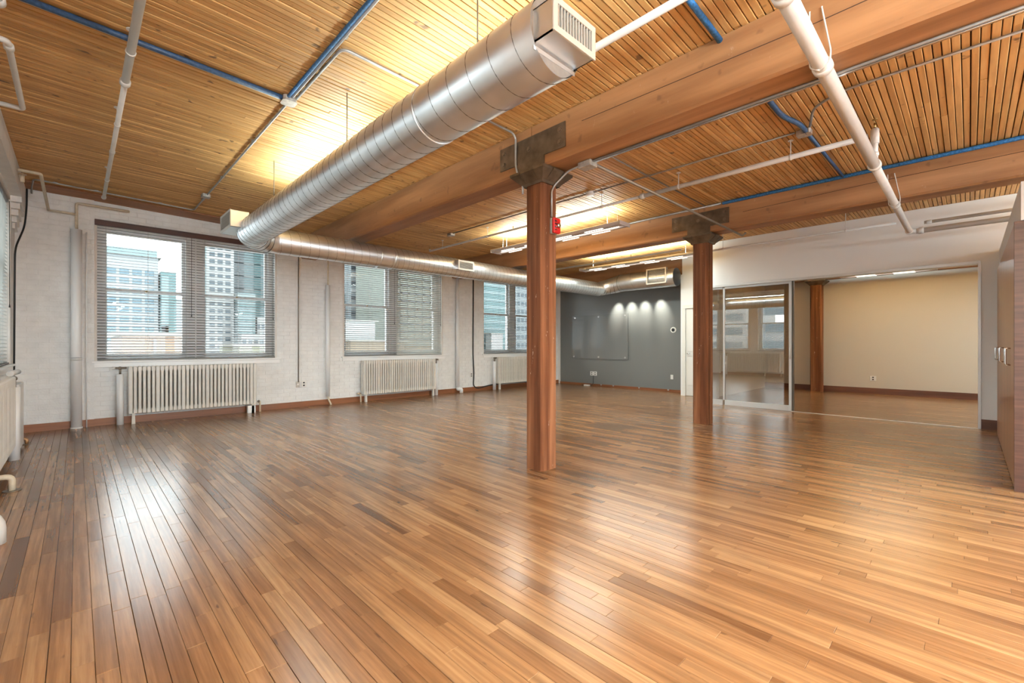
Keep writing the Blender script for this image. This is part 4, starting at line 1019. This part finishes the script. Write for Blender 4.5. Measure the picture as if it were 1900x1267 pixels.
tower('striped_tower', 28.2, 31.6, 62, 30, 12, 'greybl', 'grey tower with dark horizontal stripes in the middle window', bands=[(28.2, 31.6, z_ * 1.1, z_ * 1.1 + .5, 'dark' if z_ % 2 else 'white') for z_ in range(-4, 26)])
tower('glass_tower', 31.7, 36.5, 61, 30, 12, 'teal', 'dark teal tower next to the striped tower', bands=[(31.7, 36.5, z_ * 1.5, z_ * 1.5 + .45, 'teal_pale') for z_ in range(-5, 20)])
tower('glass_tower', 26.0, 28.1, 64, 8.8, 10, 'teal_pale', 'low teal block left of the striped tower', bands=[(26.0, 28.1, z_ * 1.2, z_ * 1.2 + .4, 'teal') for z_ in range(-2, 7)])
tower('white_warehouse', 17.4, 20.6, 40, 3.45, 8, 'white', 'plain white box building in the left sash of the middle window', roof=.06)
tower('low_building', 16.8, 22.0, 37, 1.55, 2, 'brown', 'low tan brick building in front of the plain white box', roof=.12, wins=[(17.1, 21.6, 7, -.6, 1.1, 1, .5, .6)])
tower('screen_building', 28.0, 38.5, 50, 22, 10, 'sidegrey', 'olive grey car park tower with fine screens in the right sash of the middle window', bands=[(28.0, 38.5, z_ * .95, z_ * .95 + .22, 'cream' if z_ > 12 else 'dark') for z_ in range(-2, 24)] + [(28 + k * 1.1, 28.2 + k * 1.1, 1.8, 22, 'sidegrey') for k in range(10)])
tower('low_building', 27.5, 36.0, 46, 1.0, 3, 'brown', 'low tan shop row beneath the screened tower', roof=.12)
tower('glass_tower', 49.0, 58.4, 60, 30, 14, 'teal', 'teal tower with pale floor lines in the third window', bands=[(49, 58.4, z_ * 1.3, z_ * 1.3 + .45, 'teal_pale') for z_ in range(-5, 23)])
tower('office_building', 58.6, 70.0, 60, 30, 14, 'greybl', 'grey office block in the right sash of the third window', wins=[(59, 69.5, 10, -4, 28, 20, .6, .45)])
tower('white_building', 51.6, 54.3, 58, 3.2, 1.5, 'white', 'small white building at the foot of the teal tower', roof=.1)
tower('office_building', 12.0, 22.0, 130, 12, 10, 'pale', 'distant pale block between the towers')
# buildings beyond the side windows (seen as reflections and through the blinds)
def side_tower(x0, x1, y0, y1, z1, mat, label):
    e = tag(empty('side_building', ((x0 + x1) / 2, (y0 + y1) / 2, GZ)), label, 'building', 'buildings beyond the side windows')
    cx, cy = (x0 + x1) / 2, (y0 + y1) / 2
    MB().box(x0 - cx, x1 - cx, y0 - cy, y1 - cy, 0, z1 - GZ).build('wall', B[mat], e)
    for k in range(8): MB().box(x1 - cx + .001, x1 - cx + .1, y0 - cy + .5, y1 - cy - .5, 10 + k * 2.2, 11.1 + k * 2.2).build('window_band', B['blue_glass'], e)
side_tower(-60, -45, 2, 20, 3.2, 'pale', 'pale block beyond the side window by the corner')
side_tower(-70, -55, 24, 44, 9, 'white', 'white block further along beyond the side window')

# sampling guides in the window openings (they give no light of their own)
def portal(x, y, z, w, h, rz):
    ld = bpy.data.lights.new('window_portal', 'AREA'); ld.shape = 'RECTANGLE'; ld.size = w; ld.size_y = h; ld.cycles.is_portal = True
    lo = bpy.data.objects.new('window_portal', ld); COL.objects.link(lo); lo.location = (x, y, z); lo.rotation_euler = (math.radians(90), 0, rz)
for (a, b_) in WINX: portal((a + b_) / 2, YW + .41, 2.0, b_ - a, 2.1, math.pi * 2)
for (a, b_) in LWIN: portal(XL - .41, (a + b_) / 2, 2.0, b_ - a, 2.1, math.pi / 2)
for (a, b_) in FILL_WIN: portal((a + b_) / 2, Y0 - .1, 1.85, b_ - a, 2.5, math.pi)
